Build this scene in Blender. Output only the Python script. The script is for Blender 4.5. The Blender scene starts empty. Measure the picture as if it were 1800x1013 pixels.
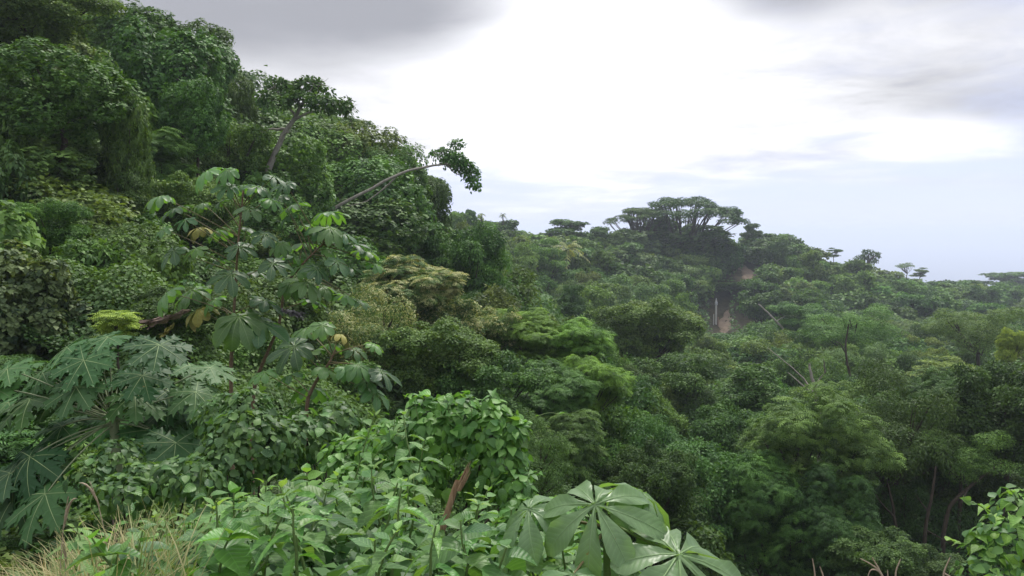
import bpy, math, random
import numpy as np
from mathutils import Matrix, Vector, Quaternion

# ------------------------------------------------------------------ camera
SC = bpy.context.scene
COL = SC.collection
F = 1386.0                       # focal length in photo pixels (photo 1800 wide)
PITCH = math.radians(-4.05)
cam_d = bpy.data.cameras.new("camera"); cam = bpy.data.objects.new("camera", cam_d)
COL.objects.link(cam); SC.camera = cam
cam_d.sensor_width = 36.0; cam_d.lens = 36.0 * F / 1800.0
cam_d.clip_start = 0.05; cam_d.clip_end = 150000
cam.location = (0, 0, 0); cam.rotation_euler = (math.radians(90) + PITCH, 0, 0)

# ------------------------------------------------------------------ world, sun, exposure
SUN_EL, SUN_AZ = math.radians(58), math.radians(14)      # ahead of the camera, a little to its right
W = bpy.data.worlds.new("World"); SC.world = W; W.use_nodes = True
def build_world():
    nt = W.node_tree; nt.nodes.clear(); N = nt.nodes; L = nt.links
    def nd(t, **k):
        n = N.new(t)
        for a, b in k.items(): setattr(n, a, b)
        return n
    def val(x, sock):
        if hasattr(x, 'links'): L.new(x, sock)
        else: sock.default_value = x
    def m(op, a, b=0.0, c=None, clamp=False):
        n = nd('ShaderNodeMath', operation=op, use_clamp=clamp)
        val(a, n.inputs[0]); val(b, n.inputs[1])
        if c is not None: val(c, n.inputs[2])
        return n.outputs[0]
    def vm(op, a, b):
        n = nd('ShaderNodeVectorMath', operation=op); val(a, n.inputs[0]); val(b, n.inputs[1])
        return n
    def mix(f, a, b):
        n = nd('ShaderNodeMix', data_type='RGBA'); val(f, n.inputs[0]); val(a, n.inputs[6]); val(b, n.inputs[7])
        return n.outputs[2]
    def sstep(x, a, b):
        n = nd('ShaderNodeMapRange', interpolation_type='SMOOTHSTEP'); val(x, n.inputs[0])
        n.inputs[1].default_value = a; n.inputs[2].default_value = b
        return n.outputs[0]
    sky = nd('ShaderNodeTexSky', sky_type='NISHITA', sun_disc=False)
    sky.sun_elevation = SUN_EL; sky.sun_rotation = SUN_AZ
    sky.air_density = 1.0; sky.dust_density = 0.0; sky.ozone_density = 4.0
    d = nd('ShaderNodeTexCoord').outputs['Generated']
    sep = nd('ShaderNodeSeparateXYZ'); L.new(d, sep.inputs[0])
    z = m('MAXIMUM', sep.outputs[2], 0.0)
    inv = m('DIVIDE', 1.0, m('ADD', z, 0.10))
    cmb = nd('ShaderNodeCombineXYZ')
    val(m('MULTIPLY', sep.outputs[0], inv), cmb.inputs[0]); val(m('MULTIPLY', sep.outputs[1], inv), cmb.inputs[1])
    def noise(scale, off, detail, rough=0.55, dist=0.0):
        n = nd('ShaderNodeTexNoise'); n.inputs['Scale'].default_value = scale
        n.inputs['Detail'].default_value = detail; n.inputs['Roughness'].default_value = rough
        n.inputs['Distortion'].default_value = dist
        L.new(vm('ADD', cmb.outputs[0], off).outputs[0], n.inputs['Vector'])
        return n.outputs['Fac']
    def bump(px, py, wx, wy):       # one cloud standing in the sky in that direction
        v = Vector(((px - 900) / F, 1.0, (408 - py) / F))
        # angular offsets from that direction
        dx = m('SUBTRACT', m('DIVIDE', sep.outputs[0], m('MAXIMUM', sep.outputs[1], 0.05)), v.x)
        dz = m('SUBTRACT', m('DIVIDE', sep.outputs[2], m('MAXIMUM', sep.outputs[1], 0.05)), v.z)
        a = m('POWER', m('ABSOLUTE', m('DIVIDE', dx, wx / F)), 2.0); b = m('POWER', m('ABSOLUTE', m('DIVIDE', dz, wy / F)), 2.0)
        return m('EXPONENT', m('MULTIPLY', m('ADD', a, b), -1.0))
    n1 = noise(0.55, (3.1, 7.7, 0.0), 8, 0.58, 0.25)
    n2 = noise(1.6, (11.0, 2.0, 5.0), 7, 0.6, 0.4)
    n3 = noise(0.9, (5.5, 21.0, 9.0), 6, 0.55, 0.3)
    # bright cloud cover: high everywhere, thinning into blue near the horizon
    cov = m('ADD', m('MULTIPLY', n1, 0.9), m('MULTIPLY', n2, 0.35))
    cov = m('ADD', cov, m('MULTIPLY', sstep(sep.outputs[2], 0.0, 0.16), 0.40))
    cov = m('ADD', cov, m('MULTIPLY', bump(980, 230, 330, 170), 0.35))
    cov = m('ADD', cov, m('MULTIPLY', bump(1640, 235, 170, 55), 0.22))
    cov = m('ADD', cov, m('MULTIPLY', bump(480, 90, 380, 150), 0.35))
    cov = m('SUBTRACT', cov, m('MULTIPLY', bump(1800, 190, 330, 70), 0.10))
    cloud = sstep(cov, 0.74, 1.12)
    # thick grey bellies
    g = m('MULTIPLY', n3, 0.55)
    g = m('ADD', g, m('MULTIPLY', n2, 0.35))
    g = m('ADD', g, m('MULTIPLY', bump(400, 25, 330, 100), 0.50))
    g = m('ADD', g, m('MULTIPLY', bump(720, 25, 190, 95), 0.42))
    g = m('ADD', g, m('MULTIPLY', bump(1370, -5, 120, 60), 0.44))
    g = m('ADD', g, m('MULTIPLY', bump(1650, -40, 160, 60), 0.34))
    g = m('ADD', g, m('MULTIPLY', bump(1760, 185, 260, 40), 0.32))
    g = m('SUBTRACT', g, m('MULTIPLY', bump(1050, 170, 380, 160), 0.16))
    grey = sstep(g, 0.42, 1.0)
    blue = nd('ShaderNodeVectorMath', operation='SCALE'); L.new(sky.outputs[0], blue.inputs[0]); blue.inputs['Scale'].default_value = 0.06
    br = m('ADD', m('ADD', 0.33, m('MULTIPLY', bump(1000, 150, 420, 260), 0.30)), m('MULTIPLY', m('SUBTRACT', n2, 0.5), 0.55))
    br = m('ADD', br, m('MULTIPLY', bump(1650, 245, 150, 50), 0.26))
    br = m('ADD', m('MAXIMUM', br, 0.24), m('MULTIPLY', sstep(sep.outputs[2], 0.35, 0.8), 0.42))      # brighter towards the veiled sun overhead
    wc = nd('ShaderNodeVectorMath', operation='SCALE'); wc.inputs[0].default_value = (0.985, 0.99, 1.04); L.new(br, wc.inputs['Scale'])
    ccol = mix(grey, wc.outputs[0], (0.195, 0.20, 0.222, 1))
    veil = mix(0.88, blue.outputs[0], (0.36, 0.385, 0.545, 1))
    col = mix(cloud, veil, ccol)
    bg = nd('ShaderNodeBackground'); L.new(col, bg.inputs[0]); bg.inputs[1].default_value = 1.0
    out = nd('ShaderNodeOutputWorld'); L.new(bg.outputs[0], out.inputs[0])
build_world()
sun_d = bpy.data.lights.new("sun", 'SUN'); sun = bpy.data.objects.new("sun", sun_d); COL.objects.link(sun)
sun_d.energy = 1.5; sun_d.angle = math.radians(10); sun_d.color = (1.0, 0.96, 0.88)
_sd = Vector((math.sin(SUN_AZ) * math.cos(SUN_EL), math.cos(SUN_AZ) * math.cos(SUN_EL), math.sin(SUN_EL)))
sun.rotation_euler = _sd.to_track_quat('Z', 'Y').to_euler(); sun.location = (0, 0, 60)
SC.view_settings.view_transform = 'Standard'; SC.view_settings.look = 'None'
SC.view_settings.exposure = 1.18; SC.view_settings.gamma = 1.0; SC.view_settings.use_curve_mapping = False
cy = SC.cycles
cy.max_bounces = 6; cy.diffuse_bounces = 3; cy.glossy_bounces = 2; cy.transmission_bounces = 4
cy.transparent_max_bounces = 4; cy.volume_bounces = 1
cy.use_denoising = True; cy.caustics_reflective = False; cy.caustics_refractive = False

# ------------------------------------------------------------------ helpers
CP, SP = math.cos(PITCH), math.sin(PITCH)
def P(px, py, Y):
    """point seen at a photo pixel whose distance along the view axis on the map is Y metres"""
    a, b = (px - 900) / F, (506.5 - py) / F
    d = np.array([a, CP - b * SP, SP + b * CP])
    return d * (Y / d[1])
RNG = np.random.default_rng(7); random.seed(7)

def norm(v):
    return v / np.maximum(np.linalg.norm(v, axis=-1, keepdims=True), 1e-9)
def mesh_tris(name, V, T, mats, attr=None, mi=None, smooth=False, lobe=None):
    me = bpy.data.meshes.new(name)
    V = np.asarray(V, np.float32); T = np.asarray(T, np.int32)
    me.vertices.add(len(V)); me.vertices.foreach_set('co', V.ravel())
    n = len(T); k = T.shape[1]
    me.loops.add(n * k); me.loops.foreach_set('vertex_index', T.ravel())
    me.polygons.add(n); me.polygons.foreach_set('loop_start', np.arange(0, n * k, k, dtype=np.int32))
    if mi is not None: me.polygons.foreach_set('material_index', np.asarray(mi, np.int32))
    if smooth: me.polygons.foreach_set('use_smooth', np.ones(n, bool))
    if attr is not None:
        a = me.attributes.new('v', 'FLOAT', 'FACE'); a.data.foreach_set('value', np.asarray(attr, np.float32))
    if lobe is not None:
        a = me.attributes.new('lobe', 'FLOAT_VECTOR', 'POINT'); a.data.foreach_set('vector', np.asarray(lobe, np.float32).ravel())
    for mm in (mats if isinstance(mats, (list, tuple)) else [mats]): me.materials.append(mm)
    me.update(); me.validate()
    return me
def link(name, me, parent=None, mat=None):
    o = bpy.data.objects.new(name, me); COL.objects.link(o)
    if parent is not None: o.parent = parent
    if mat is not None: o.color = (*TONES[mat], 0.0 if mat == 'flower' else 1.0)
    return o
def tag(o, label, cat, group=None, kind=None):
    if label: o['label'] = label
    if cat: o['category'] = cat
    if group: o['group'] = group
    if kind: o['kind'] = kind
    return o
def empty(name, loc, label, cat, group=None):
    o = bpy.data.objects.new(name, None); COL.objects.link(o); o.location = loc; o.empty_display_size = 0.2
    return tag(o, label, cat, group)
def tube_arrays(pts, rad, sides=6):
    pts = np.asarray(pts, float); n = len(pts); rad = np.broadcast_to(np.asarray(rad, float), (n,))
    tan = norm(np.gradient(pts, axis=0)); ref = np.array([0.31, 0.17, 0.93])
    u = norm(np.cross(tan, ref)); w = np.cross(tan, u)
    a = np.linspace(0, 2 * math.pi, sides, endpoint=False)
    V = pts[:, None] + rad[:, None, None] * (np.cos(a)[None, :, None] * u[:, None] + np.sin(a)[None, :, None] * w[:, None])
    V = V.reshape(-1, 3); T = []
    for i in range(n - 1):
        for j in range(sides):
            p, q = i * sides + j, i * sides + (j + 1) % sides
            T += [(p, q, q + sides), (p, q + sides, p + sides)]
    return V, np.array(T)
def join(parts):
    V, T, o = [], [], 0
    for v, t in parts:
        V.append(v); T.append(np.asarray(t) + o); o += len(v)
    return np.vstack(V), np.vstack(T)
def bez(a, b, c, n):
    t = np.linspace(0, 1, n)[:, None]; a, b, c = map(np.asarray, (a, b, c))
    return (1 - t) ** 2 * a + 2 * t * (1 - t) * b + t ** 2 * c
def wob(pts, amp, rng):
    q = np.array(pts, float); q[1:-1] += rng.normal(0, amp, q[1:-1].shape); return q

# ------------------------------------------------------------------ materials
def mat_nodes(name):
    m = bpy.data.materials.new(name); m.use_nodes = True
    nt = m.node_tree; nt.nodes.clear()
    return m, nt, nt.nodes, nt.links
def leafmat(name, dark, light, rough=0.5, trans=0.25, spec=0.35, ov=0.25, tcol=None, hi=None, veins=False):
    """two-sided leaf: colour runs dark..light with the leaf's own value v, each plant is a little different"""
    m, nt, N, L = mat_nodes(name)
    at = N.new('ShaderNodeAttribute'); at.attribute_name = 'v'
    oi = N.new('ShaderNodeObjectInfo')
    rp = N.new('ShaderNodeValToRGB'); e = rp.color_ramp.elements
    e[0].color = (*dark, 1); e[0].position = 0.08; e[1].color = (*light, 1); e[1].position = 0.9
    if hi: k = e.new(1.0); k.color = (*hi, 1)
    L.new(at.outputs['Fac'], rp.inputs[0])
    hs = N.new('ShaderNodeHueSaturation')
    def rng_(lo, hi_, src):
        n = N.new('ShaderNodeMapRange'); n.inputs[3].default_value = lo; n.inputs[4].default_value = hi_
        L.new(src, n.inputs[0]); return n.outputs[0]
    L.new(rng_(0.485, 0.512, oi.outputs['Random']), hs.inputs['Hue'])
    mu = N.new('ShaderNodeMath'); mu.operation = 'MULTIPLY'; mu.inputs[1].default_value = 7.31; L.new(oi.outputs['Random'], mu.inputs[0])
    fr = N.new('ShaderNodeMath'); fr.operation = 'FRACT'; L.new(mu.outputs[0], fr.inputs[0])
    L.new(rng_(1 - ov, 1 + ov, fr.outputs[0]), hs.inputs['Value'])
    L.new(rp.outputs[0], hs.inputs['Color'])
    col = hs.outputs[0]
    b = N.new('ShaderNodeBsdfPrincipled')
    if veins:                                   # one leaf per object: midrib, slanting side veins, mottling and a few brown spots
        tc = N.new('ShaderNodeTexCoord'); sp = N.new('ShaderNodeSeparateXYZ'); L.new(tc.outputs['Object'], sp.inputs[0])
        def mm(op, a, b_=0.0):
            n = N.new('ShaderNodeMath'); n.operation = op
            for q, w in ((a, n.inputs[0]), (b_, n.inputs[1])):
                if hasattr(q, 'links'): L.new(q, w)
                else: w.default_value = q
            return n.outputs[0]
        def mixc(f, a, c, mode='MIX'):
            n = N.new('ShaderNodeMix'); n.data_type = 'RGBA'; n.blend_type = mode
            L.new(f, n.inputs[0]) if hasattr(f, 'links') else setattr(n.inputs[0], 'default_value', f)
            L.new(a, n.inputs[6]); n.inputs[7].default_value = (*c, 1); return n.outputs[2]
        if veins == 'lobe':
            la = N.new('ShaderNodeAttribute'); la.attribute_name = 'lobe'; L.new(la.outputs['Vector'], sp.inputs[0])
        ax = mm('ABSOLUTE', sp.outputs[0])
        wv = mm('SINE', mm('MULTIPLY', mm('SUBTRACT', sp.outputs[1], mm('MULTIPLY', ax, 0.8)), 72.0 if veins == 'lobe' else 38.0))
        ns = N.new('ShaderNodeTexNoise'); ns.noise_dimensions = '4D'; ns.inputs['Scale'].default_value = 5.0; ns.inputs['Detail'].default_value = 5
        L.new(tc.outputs['Object'], ns.inputs['Vector']); L.new(mm('MULTIPLY', oi.outputs['Random'], 40.0), ns.inputs['W'])
        if veins in ('blade', 'lobe'):
            line = mm('GREATER_THAN', wv, 0.86); rib = mm('LESS_THAN', ax, 0.011)
            col = mixc(mm('MULTIPLY', mm('MAXIMUM', line, rib), 0.10 if veins == 'lobe' else 0.22), col, tuple(min(1, c * 1.9 + 0.02) for c in light))
            hgt_ = mm('ADD', mm('MULTIPLY', wv, -0.5), mm('MULTIPLY', ns.outputs['Fac'], 1.5))
        else: hgt_ = mm('MULTIPLY', ns.outputs['Fac'], 2.0)
        mo = N.new('ShaderNodeMapRange'); L.new(ns.outputs['Fac'], mo.inputs[0]); mo.inputs[1].default_value = .3; mo.inputs[2].default_value = .7
        col = mixc(mm('MULTIPLY', mo.outputs[0], 0.45), col, (0.62, 0.70, 0.60), 'MULTIPLY')
        s2 = N.new('ShaderNodeTexNoise'); s2.noise_dimensions = '4D'; s2.inputs['Scale'].default_value = 9.0; L.new(tc.outputs['Object'], s2.inputs['Vector']); L.new(mm('MULTIPLY', oi.outputs['Random'], 97.0), s2.inputs['W'])
        col = mixc(mm('MULTIPLY', mm('GREATER_THAN', s2.outputs['Fac'], 0.735), 0.75), col, (0.19, 0.15, 0.05))
        bp = N.new('ShaderNodeBump'); bp.inputs['Strength'].default_value = 0.08 if veins == 'lobe' else 0.22; bp.inputs['Distance'].default_value = 0.006; L.new(hgt_, bp.inputs['Height']); L.new(bp.outputs[0], b.inputs['Normal'])
    L.new(col, b.inputs['Base Color'])
    b.inputs['Roughness'].default_value = rough; b.inputs['Specular IOR Level'].default_value = spec
    t = N.new('ShaderNodeBsdfTranslucent')
    g = N.new('ShaderNodeMix'); g.data_type = 'RGBA'; g.blend_type = 'MULTIPLY'; g.inputs[0].default_value = 1
    L.new(col, g.inputs[6]); g.inputs[7].default_value = (*(tcol or (1.9, 1.8, 0.75)), 1); L.new(g.outputs[2], t.inputs[0])
    mx = N.new('ShaderNodeMixShader'); mx.inputs[0].default_value = trans
    L.new(b.outputs[0], mx.inputs[1]); L.new(t.outputs[0], mx.inputs[2])
    o = N.new('ShaderNodeOutputMaterial'); L.new(mx.outputs[0], o.inputs[0])
    return m
def solidmat(name, c1, c2, scale=6.0, rough=0.85, bump=0.3, stretch=(1, 1, 1), spec=0.2):
    m, nt, N, L = mat_nodes(name)
    tc = N.new('ShaderNodeTexCoord'); mp = N.new('ShaderNodeMapping'); mp.inputs['Scale'].default_value = stretch
    L.new(tc.outputs['Object'], mp.inputs[0])
    n = N.new('ShaderNodeTexNoise'); n.inputs['Scale'].default_value = scale; n.inputs['Detail'].default_value = 6; n.inputs['Roughness'].default_value = 0.65
    L.new(mp.outputs[0], n.inputs['Vector'])
    r = N.new('ShaderNodeValToRGB'); r.color_ramp.elements[0].color = (*c1, 1); r.color_ramp.elements[0].position = 0.3
    r.color_ramp.elements[1].color = (*c2, 1); r.color_ramp.elements[1].position = 0.72
    L.new(n.outputs['Fac'], r.inputs[0])
    b = N.new('ShaderNodeBsdfPrincipled'); L.new(r.outputs[0], b.inputs['Base Color']); b.inputs['Roughness'].default_value = rough
    b.inputs['Specular IOR Level'].default_value = spec
    bp = N.new('ShaderNodeBump'); bp.inputs['Strength'].default_value = bump; bp.inputs['Distance'].default_value = 0.03
    L.new(n.outputs['Fac'], bp.inputs['Height']); L.new(bp.outputs[0], b.inputs['Normal'])
    o = N.new('ShaderNodeOutputMaterial'); L.new(b.outputs[0], o.inputs[0])
    return m
M = {}
TONES = dict(dark=(0.055, 0.124, 0.033), mid=(0.086, 0.180, 0.044), bright=(0.135, 0.280, 0.052), yellow=(0.220, 0.310, 0.070), olive=(0.110, 0.180, 0.048),  # dark: deep green leaves, lowered further to paint in ravine shade
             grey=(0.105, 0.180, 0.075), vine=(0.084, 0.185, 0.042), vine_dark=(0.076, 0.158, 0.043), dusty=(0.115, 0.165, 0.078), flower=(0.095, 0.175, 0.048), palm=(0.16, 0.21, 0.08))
def treemat():
    """foliage of trees and bushes: the plant's own colour (object colour), lighter or darker from leaf to leaf; a plant in blossom carries cream tufts"""
    m, nt, N, L = mat_nodes('tree foliage')
    at = N.new('ShaderNodeAttribute'); at.attribute_name = 'v'
    oi = N.new('ShaderNodeObjectInfo')
    rp = N.new('ShaderNodeValToRGB'); e = rp.color_ramp.elements
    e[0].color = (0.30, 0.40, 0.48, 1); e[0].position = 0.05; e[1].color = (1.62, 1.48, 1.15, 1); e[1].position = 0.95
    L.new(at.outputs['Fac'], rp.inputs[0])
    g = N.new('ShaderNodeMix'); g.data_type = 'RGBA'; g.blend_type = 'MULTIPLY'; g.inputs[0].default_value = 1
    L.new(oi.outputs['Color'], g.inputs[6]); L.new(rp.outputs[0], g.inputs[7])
    hs = N.new('ShaderNodeHueSaturation')
    def rng_(lo, hi_, src):
        n = N.new('ShaderNodeMapRange'); n.inputs[3].default_value = lo; n.inputs[4].default_value = hi_
        L.new(src, n.inputs[0]); return n.outputs[0]
    L.new(rng_(0.482, 0.514, oi.outputs['Random']), hs.inputs['Hue'])
    mu = N.new('ShaderNodeMath'); mu.operation = 'MULTIPLY'; mu.inputs[1].default_value = 7.31; L.new(oi.outputs['Random'], mu.inputs[0])
    fr = N.new('ShaderNodeMath'); fr.operation = 'FRACT'; L.new(mu.outputs[0], fr.inputs[0])
    L.new(rng_(0.78, 1.22, fr.outputs[0]), hs.inputs['Value']); L.new(g.outputs[2], hs.inputs['Color'])
    bl = N.new('ShaderNodeMapRange'); bl.inputs[1].default_value = 0.54; bl.inputs[2].default_value = 0.70; L.new(at.outputs['Fac'], bl.inputs[0])
    al = N.new('ShaderNodeMath'); al.operation = 'SUBTRACT'; al.inputs[0].default_value = 1.0; L.new(oi.outputs['Alpha'], al.inputs[1])
    bf = N.new('ShaderNodeMath'); bf.operation = 'MULTIPLY'; L.new(bl.outputs[0], bf.inputs[0]); L.new(al.outputs[0], bf.inputs[1])
    c = N.new('ShaderNodeMix'); c.data_type = 'RGBA'; L.new(bf.outputs[0], c.inputs[0]); L.new(hs.outputs[0], c.inputs[6]); c.inputs[7].default_value = (0.40, 0.41, 0.19, 1)
    b = N.new('ShaderNodeBsdfPrincipled'); L.new(c.outputs[2], b.inputs['Base Color'])
    b.inputs['Roughness'].default_value = 0.55; b.inputs['Specular IOR Level'].default_value = 0.20
    t = N.new('ShaderNodeBsdfTranslucent')
    g2 = N.new('ShaderNodeMix'); g2.data_type = 'RGBA'; g2.blend_type = 'MULTIPLY'; g2.inputs[0].default_value = 1
    L.new(c.outputs[2], g2.inputs[6]); g2.inputs[7].default_value = (1.8, 1.7, 0.75, 1); L.new(g2.outputs[2], t.inputs[0])
    mx = N.new('ShaderNodeMixShader'); mx.inputs[0].default_value = 0.24
    L.new(b.outputs[0], mx.inputs[1]); L.new(t.outputs[0], mx.inputs[2])
    o = N.new('ShaderNodeOutputMaterial'); L.new(mx.outputs[0], o.inputs[0])
    return m
M['tree'] = treemat()
M['herb']   = leafmat('herb leaf',         (0.070, 0.160, 0.045), (0.155, 0.285, 0.085), rough=0.55, trans=0.32, ov=0.16, veins='blade')
M['herbtop']= leafmat('young herb leaf',   (0.130, 0.255, 0.060), (0.215, 0.360, 0.105), rough=0.5, trans=0.35, ov=0.12, veins='blade')
M['heart']  = leafmat('heart leaf',        (0.055, 0.150, 0.032), (0.140, 0.300, 0.060), rough=0.42, trans=0.3, ov=0.2, veins='blade')
M['round']  = leafmat('round shrub leaf',  (0.038, 0.100, 0.030), (0.105, 0.215, 0.055), rough=0.45, trans=0.28, ov=0.2, veins='blade')
M['cecropia'] = leafmat('cecropia leaf',   (0.042, 0.105, 0.040), (0.105, 0.205, 0.065), rough=0.45, trans=0.34, ov=0.22, spec=0.45, tcol=(2.6, 2.7, 0.7), veins='lobe')
M['cecropia_big'] = leafmat('cecropia near leaf', (0.115, 0.215, 0.090), (0.170, 0.290, 0.125), rough=0.38, trans=0.34, ov=0.12, spec=0.5, tcol=(1.9, 2.0, 0.6), veins='lobe')
M['papaya'] = leafmat('papaya leaf',       (0.038, 0.108, 0.034), (0.074, 0.175, 0.050), rough=0.52, trans=0.24, ov=0.25, spec=0.25, veins='mottle')
M['corner'] = leafmat('corner bush leaf',  (0.070, 0.165, 0.045), (0.210, 0.380, 0.075), rough=0.5, trans=0.35, ov=0.2, veins='blade')
M['palm']   = leafmat('palm frond',        (0.050, 0.080, 0.028), (0.120, 0.150, 0.055), ov=0.15)
for _k, _a, _b in (('heart', (0.055, 0.150, 0.032), (0.140, 0.300, 0.060)), ('round', (0.038, 0.100, 0.030), (0.105, 0.215, 0.055)), ('corner', (0.070, 0.165, 0.045), (0.190, 0.340, 0.070))):
    M[_k + '_inner'] = leafmat(_k + ' inner leaf', _a, _b, rough=0.5, trans=0.3, ov=0.0)
M['vein_green'] = solidmat('leaf green vein', (0.17, 0.27, 0.11), (0.22, 0.32, 0.14), rough=0.4, bump=0)
M['vein']   = solidmat('pale vein', (0.20, 0.29, 0.11), (0.26, 0.34, 0.15), rough=0.5, bump=0)
M['stem']   = solidmat('green stem', (0.09, 0.16, 0.045), (0.16, 0.22, 0.07), 20, 0.5, 0.1)
M['petiole']= solidmat('brown green petiole', (0.11, 0.10, 0.045), (0.19, 0.16, 0.07), 20, 0.5, 0.1)
M['papaya_stem'] = solidmat('pale green papaya stalk', (0.20, 0.25, 0.13), (0.27, 0.30, 0.17), 20, 0.5, 0.1)
M['bark']   = solidmat('bark', (0.030, 0.024, 0.018), (0.095, 0.078, 0.058), 5, 0.9, 0.6, (3, 3, 0.8))
M['palebark'] = solidmat('pale bark', (0.20, 0.18, 0.15), (0.40, 0.37, 0.32), 4, 0.85, 0.5, (3, 3, 0.8))
M['brownbark'] = solidmat('brown ringed bark', (0.10, 0.065, 0.04), (0.24, 0.17, 0.11), 9, 0.8, 0.4, (1, 1, 4))
M['split']  = solidmat('split orange wood', (0.22, 0.125, 0.07), (0.50, 0.34, 0.21), 14, 0.8, 0.8, (5, 5, 0.5))
M['dead']   = solidmat('dry dead leaf', (0.13, 0.085, 0.06), (0.36, 0.27, 0.22), 16, 0.8, 0.8)
M['deadgrey'] = solidmat('grey dead leaf', (0.12, 0.11, 0.11), (0.34, 0.32, 0.33), 16, 0.8, 0.8)
M['oldleaf'] = solidmat('yellowed leaf', (0.20, 0.17, 0.04), (0.30, 0.30, 0.08), 8, 0.6, 0.2)
M['earth']  = solidmat('forest floor', (0.022, 0.019, 0.011), (0.075, 0.065, 0.035), 0.8, 0.95, 0.5)
M['dirt']   = solidmat('bare tan earth', (0.13, 0.098, 0.07), (0.25, 0.19, 0.14), 0.5, 0.95, 0.5)
M['twig']   = solidmat('dry twig', (0.26, 0.20, 0.13), (0.45, 0.37, 0.27), 30, 0.8, 0.3)
M['concrete'] = solidmat('weathered pole', (0.42, 0.41, 0.39), (0.58, 0.57, 0.54), 2, 0.8, 0.2)
M['metal']  = solidmat('grey tank', (0.40, 0.41, 0.43), (0.52, 0.53, 0.55), 2, 0.5, 0.1)
M['rustpost'] = solidmat('brown post', (0.17, 0.09, 0.06), (0.28, 0.16, 0.11), 3, 0.9, 0.3)
M['grass']  = leafmat('dry grass',  (0.400, 0.330, 0.170), (0.150, 0.225, 0.065), rough=0.6, trans=0.3, ov=0.0, tcol=(1.4, 1.3, 0.8))

# ------------------------------------------------------------------ ground
# control points of the ground under the canopy: photo column, distance, height of the canopy top row, tree height there
CTRL = []
def col(px, *rows):
    for Y, py, H in rows: CTRL.append(((px - 900) / F, math.log(Y), P(px, py, Y)[2] - H))
for px in (-700, 200, 900, 1600, 2500):
    for Y, z in ((2.0, -1.62), (3.2, -1.80)): CTRL.append(((px - 900) / F, math.log(Y), z))
for px, Y, z in ((1850, 3.2, -1.95), (1850, 4.2, -2.4), (2400, 3.2, -1.9), (2400, 5.0, -2.5), (1500, 4.0, -2.3)): CTRL.append(((px - 900) / F, math.log(Y), z))
col(-500, (8, 700, 1.5), (15, 480, 2.5), (25, 150, 3), (40, -200, 4), (80, -300, 5), (200, -300, 10))
col(0,   (6, 905, .9), (9, 745, 1.6), (15, 560, 2.0), (24, 300, 3.0), (38, 0, 4), (70, -90, 6), (150, -60, 8), (350, 60, 10))
col(250, (6, 880, .8), (10, 780, 1.8), (18, 560, 2.5), (30, 300, 3.5), (44, 70, 4.5), (80, 60, 6))
col(450, (6, 860, .7), (10, 800, 1.8), (18, 640, 2.8), (30, 430, 4), (45, 220, 4.5), (56, 130, 5), (90, 170, 6), (350, 240, 10))
col(650, (6, 850, .8), (10, 830, 2.2), (18, 720, 4), (28, 520, 5.5), (42, 380, 5), (58, 235, 5.5), (75, 260, 6), (120, 330, 8))
col(800, (6, 860, .8), (10, 870, 2.5), (18, 800, 4.5), (28, 600, 6.5), (42, 470, 6), (58, 415, 5.5), (80, 400, 8), (150, 395, 10), (200, 385, 10), (350, 400, 12))
col(1000, (6, 960, .8), (10, 970, 3), (18, 900, 5.5), (30, 650, 7.5), (45, 590, 8), (80, 530, 9), (130, 475, 9), (190, 410, 9), (230, 400, 10), (400, 430, 12))
col(1200, (6, 1040, .6), (10, 1080, 3), (18, 1020, 6), (32, 790, 8), (60, 640, 9), (100, 560, 9), (160, 500, 9), (205, 415, 10), (250, 410, 10), (400, 440, 12))
col(1400, (6, 1060, .6), (10, 1150, 3), (18, 1080, 6), (30, 800, 8), (55, 680, 9), (100, 590, 9), (150, 555, 9), (185, 482, 9), (220, 422, 9), (260, 436, 10), (400, 480, 12))
col(1600, (6, 1060, .6), (10, 1150, 3), (18, 1060, 6), (30, 760, 8), (55, 650, 9), (95, 590, 9), (160, 552, 9), (210, 500, 9), (250, 462, 9), (400, 520, 12))
col(1850, (6, 1000, .6), (10, 1100, 3), (18, 960, 6), (32, 740, 8), (60, 640, 9), (100, 590, 9), (150, 570, 9), (250, 530, 9), (350, 486, 12), (420, 490, 12))
col(1265, (176, 590, 0), (191, 546, 0)); col(1308, (200, 505, 0), (215, 453, 0))
col(2400, (10, 1100, 3), (32, 760, 8), (100, 590, 9), (250, 540, 9), (400, 500, 12))
_C = np.array(CTRL); _S = np.array([1.0, 0.55])
def _k(r): return np.where(r > 1e-9, r * r * np.log(np.maximum(r, 1e-9)), 0.0)
_X = _C[:, :2] * _S; _n = len(_X)
_A = np.zeros((_n + 3, _n + 3)); _A[:_n, :_n] = _k(np.linalg.norm(_X[:, None] - _X[None], axis=2)) + np.eye(_n) * 2e-3
_A[:_n, _n] = 1; _A[:_n, _n + 1:] = _X; _A[_n:, :_n] = _A[:_n, _n:].T
_w = np.linalg.solve(_A, np.concatenate([_C[:, 2], np.zeros(3)]))
def hgt(x, y):
    x = np.asarray(x, float); y = np.asarray(y, float)
    Y = np.clip(y, 2.0, 400.0)
    u = np.clip(x / Y, -1.0, 1.05)
    q = np.stack([u, np.log(Y)], -1) * _S
    sh = q.shape[:-1]; q = q.reshape(-1, 2)
    z = np.empty(len(q))
    for i in range(0, len(q), 20000):
        s = q[i:i + 20000]
        z[i:i + 20000] = _k(np.linalg.norm(s[:, None] - _X[None], axis=2)) @ _w[:_n] + _w[_n] + s @ _w[_n + 1:]
    z = z.reshape(sh)
    t = np.clip((y - 330) / 500, 0, 1); z = z * (1 - t) + t * -230
    tx = np.clip((x - 330) / 400, 0, 1); z = z * (1 - tx) + tx * -230
    near = np.clip((2.2 - y) / 0.6, 0, 1); z = z * (1 - near) + near * -1.62
    return z
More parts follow.
